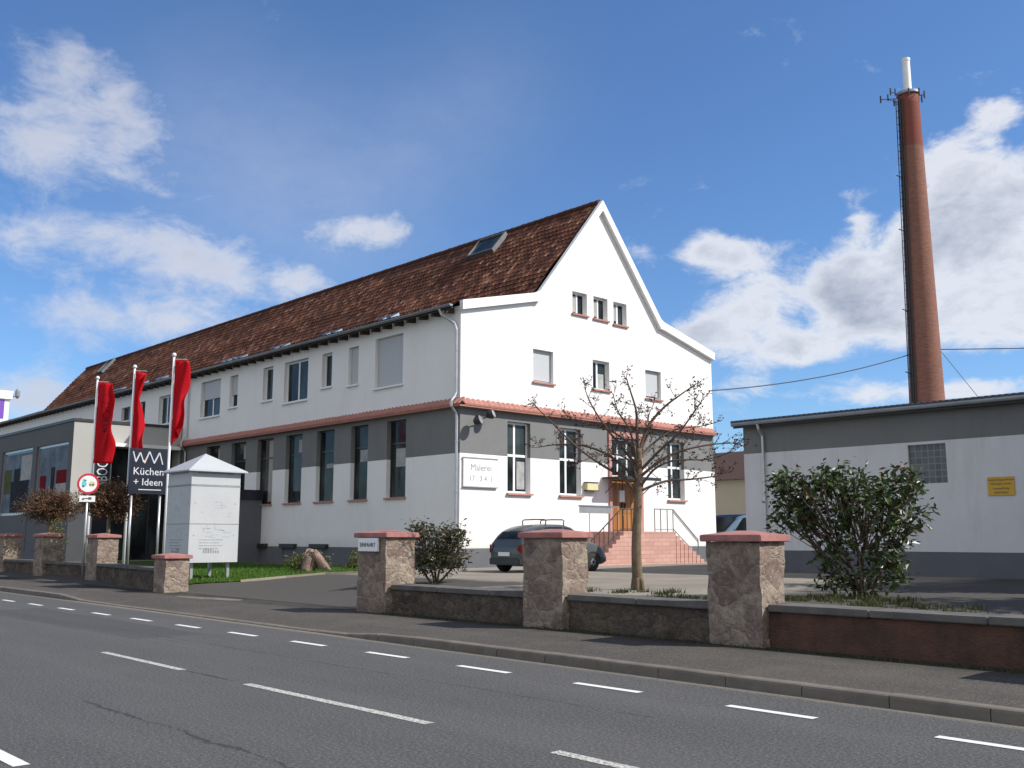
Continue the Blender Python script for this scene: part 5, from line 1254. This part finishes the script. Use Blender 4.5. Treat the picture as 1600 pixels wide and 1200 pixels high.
# ------------------------------------------------------------------ boulders on the lawn
def boulder(c, s, rot, label, seed):
    bm = bmesh.new(); bmesh.ops.create_icosphere(bm, subdivisions=4, radius=1)
    Rm = Matrix.Rotation(rot[2], 3, 'Z') @ Matrix.Rotation(rot[1], 3, 'Y') @ Matrix.Rotation(rot[0], 3, 'X')
    for v in bm.verts:
        p = v.co.copy(); q = Vector([math.copysign(abs(a)**.62, a) for a in p]); q += mnoise.noise_vector(p*1.3+Vector((seed, 0, 0)))*.30 + mnoise.noise_vector(p*3.5+Vector((seed, 0, 0)))*.16 + mnoise.noise_vector(p*9+Vector((seed, 0, 0)))*.05
        v.co = Rm @ Vector((q.x*s[0], q.y*s[1], q.z*s[2])) + Vector(c)
    me = bpy.data.meshes.new('boulder'); bm.to_mesh(me); bm.free(); me.materials.append(M['boulder']); me.polygons.foreach_set('use_smooth', [True]*len(me.polygons))
    for v in me.vertices: v.co -= Vector(c)
    o = bpy.data.objects.new('boulder', me); C.objects.link(o); o.location = c; tag(o, label, 'boulder', 'boulders leaning together on the lawn')
M['boulder'] = mat('boulder_stone', mottled((.33, .235, .19), (.17, .12, .10), 5, 22, .9, .05, ((.12, .09, .075), .8)), rough=.9, spec=.15)
bl = Vector((-30.75, 19.1, .5))
boulder(bl+Vector((0, 0, .32)), (.2, .24, .46), (0, R(8), R(47)), 'upright pinkish boulder, left of the two leaning together', 1.)
boulder(bl+rt*.42+Vector((0, 0, .36)), (.15, .22, .52), (0, R(-38), R(47)), 'slanting pinkish boulder, right of the two leaning together', 4.)

# ------------------------------------------------------------------ vehicles
def loft_car(name, org, heading, st, paint, label, wheels, wr, glass_rows, rack=False, lamps=True, cat='car', plate=True):
    """st: stations along the length (y, z_low, z_belt, z_top, hw_low, hw_belt, hw_top); y = 0 is the tail"""
    t = empty(name, org, label, cat); cs, sn = math.cos(heading), math.sin(heading); O = Vector(org)
    def W(x, y, z): return (O.x+x*cs-y*sn, O.y+x*sn+y*cs, O.z+z)
    def fine(st, k=5):
        A = np.array(st); ys = A[:, 0]; out = []
        for i in range(len(A)-1):
            for q in range(k):
                u = q/k; p0, p1, p2, p3 = A[max(i-1, 0)], A[i], A[i+1], A[min(i+2, len(A)-1)]
                m1 = (p2-p0)*.5*(p2[0]-p1[0])/max(1e-6, (p2[0]-p0[0])*.5); m2 = (p3-p1)*.5*(p2[0]-p1[0])/max(1e-6, (p3[0]-p1[0])*.5)
                h = (2*u**3-3*u*u+1)*p1+(u**3-2*u*u+u)*m1+(-2*u**3+3*u*u)*p2+(u**3-u*u)*m2; h[0] = p1[0]+(p2[0]-p1[0])*u; out.append(h)
        out.append(A[-1]); return out
    S = fine(st)
    def ring(s):
        y, zl, zb, zt, hl, hb, ht = s; zm = zl+(zb-zl)*.5
        half = [(0, zl), (hl*.9, zl), (hl, zl+.10*(zb-zl)), (max(hl, hb)*1.01, zm), (hb*1.0, zb-.03), (hb*.985, zb), (hb+(ht-hb)*.5, zb+(zt-zb)*.52), (ht*1.02, zt-.05*(zt-zb)-.01), (ht*.8, zt), (0, zt+.02)]
        return [(x, y, z) for x, z in half] + [(-x, y, z) for x, z in half[-2:0:-1]]
    RG = [ring(s) for s in S]; n = len(RG[0]); m = MB()
    m.v = [W(*p) for r in RG for p in r]
    for i in range(len(RG)-1):
        for k in range(n): m.f.append((i*n+k, i*n+(k+1) % n, (i+1)*n+(k+1) % n, (i+1)*n+k)); m.m.append(0)
    m.f.append(tuple(range(n))[::-1]); m.m.append(0); m.f.append(tuple((len(RG)-1)*n+k for k in range(n))); m.m.append(0)
    build(m, 'body', [paint], t, smooth=True, recalc=True)
    def at(y, j, side, out=.008):   # point on the body skin
        i = max(0, min(len(S)-2, next((q for q in range(len(S)-1) if S[q+1][0] >= y), len(S)-2))); u = (y-S[i][0])/(S[i+1][0]-S[i][0])
        jj = int(j); f = j-jj
        P = lambda a, b: Vector(RG[a][b]); p = P(i, jj).lerp(P(i+1, jj), u).lerp(P(i, jj+1).lerp(P(i+1, jj+1), u), f)
        p.x = (p.x+out)*side; return W(*p)
    for side in (1, -1):        # side windows lie on rows 5..7 of the section
        for (ya, yb, sl_a, sl_b) in glass_rows:
            m = MB(); A = []
            for r_ in range(4):
                j = 5.12+1.72*r_/3; A.append([at(ya+sl_a*r_/3+(yb+sl_b*r_/3-ya-sl_a*r_/3)*q/6, j, side) for q in range(7)])
            for r_ in range(3):
                for q in range(6): m.poly([A[r_][q], A[r_][q+1], A[r_+1][q+1], A[r_+1][q]])
            build(m, 'side_window', ['glass'], t, smooth=True)
    def endglass(nm, y0, y1, mat_='glass', x=.8, j0=8.0, lift=.012):   # windscreen or rear window over the crown row
        m = MB(); rows = 8
        A = []
        for r_ in range(rows+1):
            y = y0+(y1-y0)*r_/rows; i = max(0, min(len(S)-2, next((q for q in range(len(S)-1) if S[q+1][0] >= y), len(S)-2))); u = (y-S[i][0])/(S[i+1][0]-S[i][0])
            zt = S[i][3]+(S[i+1][3]-S[i][3])*u; ht = (S[i][6]+(S[i+1][6]-S[i][6])*u)*x
            A.append([W(ht*q/3, y+(-lift if nm == 'rear_window' else lift), zt+.02*(1-abs(q)/3)+lift*.7) for q in range(-3, 4)])
        for r_ in range(rows):
            for q in range(6): m.poly([A[r_][q], A[r_][q+1], A[r_+1][q+1], A[r_+1][q]])
        build(m, nm, [mat_], t, smooth=True)
    L = st[-1][0]
    yw = [s for s in st if s[3]-s[2] > .3]
    endglass('rear_window', st[1][0]+.06, yw[0][0]-.02 if yw[0][0] > st[1][0]+.1 else yw[1][0]-.05, x=.82)
    fr_ = [s for s in st if s[0] > yw[-1][0]][0]; endglass('windscreen', yw[-1][0]+.06, fr_[0]-.05, x=.86)
    for yw_ in wheels:
        for side in (1, -1):
            hw = max(s[5] for s in st)
            m = MB(); pr = [(wr*.55, -.10), (wr*.93, -.11), (wr, -.07), (wr, .07), (wr*.93, .105), (wr*.62, .11)]
            m.lathe((0, 0, 0), pr, 24); Rm = Matrix.Rotation(R(90), 3, 'Y')
            m.v = [tuple(W(*(Rm @ Vector(p)*1.0 + Vector((side*(hw-.10), yw_, wr))))) for p in m.v]; wl = build(m, 'wheel', ['tyre'], t, smooth=True, recalc=True)
            m = MB(); m.lathe((0, 0, 0), [(wr*.64, .06), (wr*.66, .095), (wr*.58, .10), (wr*.52, .07), (.07, .09), (.04, .10)], 24)
            for k in range(7):
                a = 2*math.pi*k/7; d = Vector((math.cos(a), math.sin(a), 0)); e = Vector((-d.y, d.x, 0))*.03
                m.hexa([d*.05-e+Vector((0, 0, .07)), d*.05+e+Vector((0, 0, .07)), d*wr*.58+e+Vector((0, 0, .07)), d*wr*.58-e+Vector((0, 0, .07)), d*.05-e+Vector((0, 0, .108)), d*.05+e+Vector((0, 0, .108)), d*wr*.58+e+Vector((0, 0, .103)), d*wr*.58-e+Vector((0, 0, .103))])
            m.v = [tuple(W(*(Rm @ (Vector((p[0], p[1], p[2]*side))) + Vector((side*(hw-.095), yw_, wr))))) for p in m.v]; build(m, 'rim', ['rim'], wl, recalc=True)
            m = MB(); A_ = []       # dark wheel arch
            for k in range(15):
                a = math.pi*k/14; A_.append((side*(hw+.006), yw_+(wr+.07)*math.cos(a), wr+(wr+.05)*math.sin(a)))
            B_ = [(side*(hw-.2), p[1], p[2]) for p in A_]
            for k in range(14): m.poly([W(*A_[k]), W(*A_[k+1]), W(*B_[k+1]), W(*B_[k])])
            A2 = [(p[0], yw_+(p[1]-yw_)*.88, wr+(p[2]-wr)*.88) for p in A_]
            for k in range(14): m.poly([W(*A_[k]), W(*A_[k+1]), W(*A2[k+1]), W(*A2[k])])
            build(m, 'wheel_arch', ['tyre'], t)
    m = MB(); hb = st[1][5]*.985
    for s_ in (1, -1):
        m = MB(); y = st[1][0]; zb = st[1][2]
        p = [(s_*hb*.97, y-.10, zb-.02), (s_*hb*.75, y-.115, zb-.02), (s_*hb*.78, y-.12, zb-.20), (s_*hb*.99, y-.09, zb-.28)]
        q = [(s_*(hb+.012), y+.08, zb-.02), (s_*hb*.75, y+.05, zb-.02), (s_*hb*.78, y+.05, zb-.25), (s_*(hb+.012), y+.06, zb-.28)]
        m.hexa([W(*v) for v in p+q]); build(m, 'tail_light', ['lampred'], t, recalc=True)
    if plate:
        m = MB(); y = st[0][0]-.02; z = .52
        m.hexa([W(x, yy, zz) for zz in (z, z+.12) for (x, yy) in ((-.27, y-.03), (.27, y-.03), (.27, y), (-.27, y))]); build(m, 'number_plate', ['signwhite'], t, recalc=True)
    m = MB(); m.hexa([W(x, yy, zz) for zz in (.24, .46) for (x, yy) in ((-st[1][4]*.96, -.045), (st[1][4]*.96, -.045), (st[1][4]*.99, .16), (-st[1][4]*.99, .16))]); build(m, 'bumper', ['darkframe'], t, recalc=True, bevel=.03)
    for s_ in (1, -1):
        m = MB(); ym = fr_[0]-.55; z = st[3][2]+.08; h_ = max(s[5] for s in st)
        m.hexa([W(s_*x, yy, zz) for zz in (z, z+.13) for (x, yy) in ((h_-.03, ym), (h_+.14, ym-.05), (h_+.14, ym+.04), (h_-.03, ym+.06))]); build(m, 'wing_mirror', [paint], t, recalc=True, bevel=.02)
    if rack:
        for y in (1.25, 2.05):
            m = MB(); zr = 1.55; hh = .56
            m.tube([W(-hh, y, zr-.06), W(-hh-.02, y, zr+.10), W(-hh+.05, y, zr+.13), W(0, y, zr+.14), W(hh-.05, y, zr+.13), W(hh+.02, y, zr+.10), W(hh, y, zr-.06)], .02, 6)
            build(m, 'roof_bar', ['blackmetal'], t)
    return t
HB = [(0.0, .36, .72, .78, .66, .70, .62), (.10, .26, .90, .96, .78, .80, .70), (.38, .20, .95, 1.30, .82, .84, .62), (.80, .20, .96, 1.46, .83, .85, .60), (1.6, .19, .95, 1.52, .84, .85, .60), (2.3, .19, .93, 1.46, .84, .85, .60), (3.0, .19, .92, 1.02, .83, .82, .66), (3.55, .22, .78, .88, .81, .76, .58), (3.86, .28, .60, .70, .72, .66, .48), (3.98, .38, .50, .56, .6, .54, .4)]
loft_car('parked_car', (-23.66, 21.9, .6), R(-3), HB, 'carpaint', 'grey-blue hatchback with roof bars parked in front of the gable', (.62, 3.12), .30, [(.62, 1.02, .12, 0), (1.08, 1.92, 0, 0), (1.98, 2.74, 0, -.42)], rack=True)
VN = [(0.0, .40, .95, 1.0, .74, .78, .72), (.06, .30, 1.08, 1.62, .82, .88, .74), (.22, .26, 1.1, 1.96, .86, .92, .74), (1.2, .25, 1.1, 2.04, .86, .92, .74), (2.6, .25, 1.1, 2.02, .86, .92, .74), (3.3, .25, 1.08, 1.88, .86, .92, .72), (4.05, .26, 1.02, 1.14, .84, .88, .72), (4.45, .32, .85, .95, .78, .78, .6), (4.62, .42, .65, .72, .66, .66, .5)]
hd = R(46.8)+R(82)
vd = Vector((-math.sin(hd), math.cos(hd), 0))
loft_car('parked_van', (-27.63, 46.55, .84), hd, VN, 'silverblue', 'silver-blue van with side windows, half hidden in the gap right of the gable', (.85, 3.75), .33, [(.35, 1.3, .05, 0), (1.38, 2.3, 0, 0), (2.4, 3.6, 0, -.55)], cat='van')
loft_car('parked_van', (-30.3, 47.9, .9), hd, VN, 'navy', 'dark navy van behind the silver-blue one, beside the gable corner', (.85, 3.75), .33, [(.35, 1.3, .05, 0), (1.38, 2.3, 0, 0), (2.4, 3.6, 0, -.55)], cat='van')

# ------------------------------------------------------------------ buildings far behind
fb = empty('yard_building', (-46, 67.5, .6), 'cream building with brown roof seen through the gap right of the gable', 'building')
m = MB(); m.box(-62, 66.5, .3, -30, 78, 6.2); build(m, 'wall', ['farwall'], fb, recalc=True)
m = MB(); m.hexa([(-62.6, 66, 6.2), (-29.4, 66, 6.2), (-29.4, 79, 6.2), (-62.6, 79, 6.2), (-62.6, 71.5, 8.9), (-29.4, 71.5, 8.9), (-29.4, 73.5, 8.9), (-62.6, 73.5, 8.9)]); build(m, 'roof', ['farroof'], fb, recalc=True)
for x in (-49.5, -43.5, -37):
    m = MB(); m.box(x, 66.42, 3.2, x+1.2, 66.5, 4.6); wd_ = build(m, 'window', ['upvc'], fb, recalc=True)
    m = MB(); m.box(x+.1, 66.4, 3.3, x+1.1, 66.42, 4.5); build(m, 'pane', ['glass'], wd_, recalc=True)
py_ = empty('advertising_tower', (-130, 37.5, 0), 'white advertising tower with a purple panel far off at the left edge', 'tower')
m = MB(); m.box(-131.6, 36.2, 0, -129.0, 37.6, 15.6); m.box(-131.8, 36.0, 18.3, -128.8, 37.8, 19.3); m.box(-131.5, 36.3, 15.6, -129.1, 37.5, 18.3); build(m, 'shaft', ['trim'], py_, recalc=True)
m = MB(); m.box(-129.1, 36.45, 15.9, -129.05, 36.95, 18.2); build(m, 'panel', ['purple'], py_, recalc=True)
m = MB(); m.tube([(-129.2, 37.7, 18.6), (-128.6, 38.2, 18.7)], .06, 5); m.lathe((-128.6, 38.2, 18.4), [(.1, 0), (.28, .3), (.28, .9), (.1, 1.2)], 10); build(m, 'siren', ['zinc'], py_, recalc=True)

def broad_tree(x, y, z0, h, r, label):  # unseen trees added to throw shade over the right of the yard
    t = empty('added_shade_tree', (x, y, z0), label, 'tree')
    m = MB(); limb(m, [(x, y, z0-.1), (x+.1, y, z0+h*.4), (x, y+.1, z0+h*.8)], .22, .08, 10)
    for k in range(9):
        a = k*2.4; e = Vector((math.cos(a), math.sin(a), .5)); limb(m, [(x, y, z0+h*(.25+.05*k)), Vector((x, y, z0+h*(.3+.05*k)))+e*r*.7], .06, .02, 6)
    build(m, 'trunk', ['bark'], t, smooth=True); P = []
    for k in range(130):
        v = ellcloud(1, (x, y, z0+h*.62), (r, r, h*.40), .25)[0]; P.append(v+rng.normal(size=(60, 3))*.32)
    l = MB(); leaves(l, np.concatenate(P), .30, rng, .35, .5, .2); build(l, 'crown', ['laurel'], t)
broad_tree(-3.2, 27.2, .6, 9.2, 3.1, 'dense evergreen tree by the shed, added unseen outside the right picture edge to shade the yard')
broad_tree(.8, 22.4, .6, 8.2, 3.0, 'rounder evergreen tree nearer the street, added unseen outside the right picture edge for its shade')
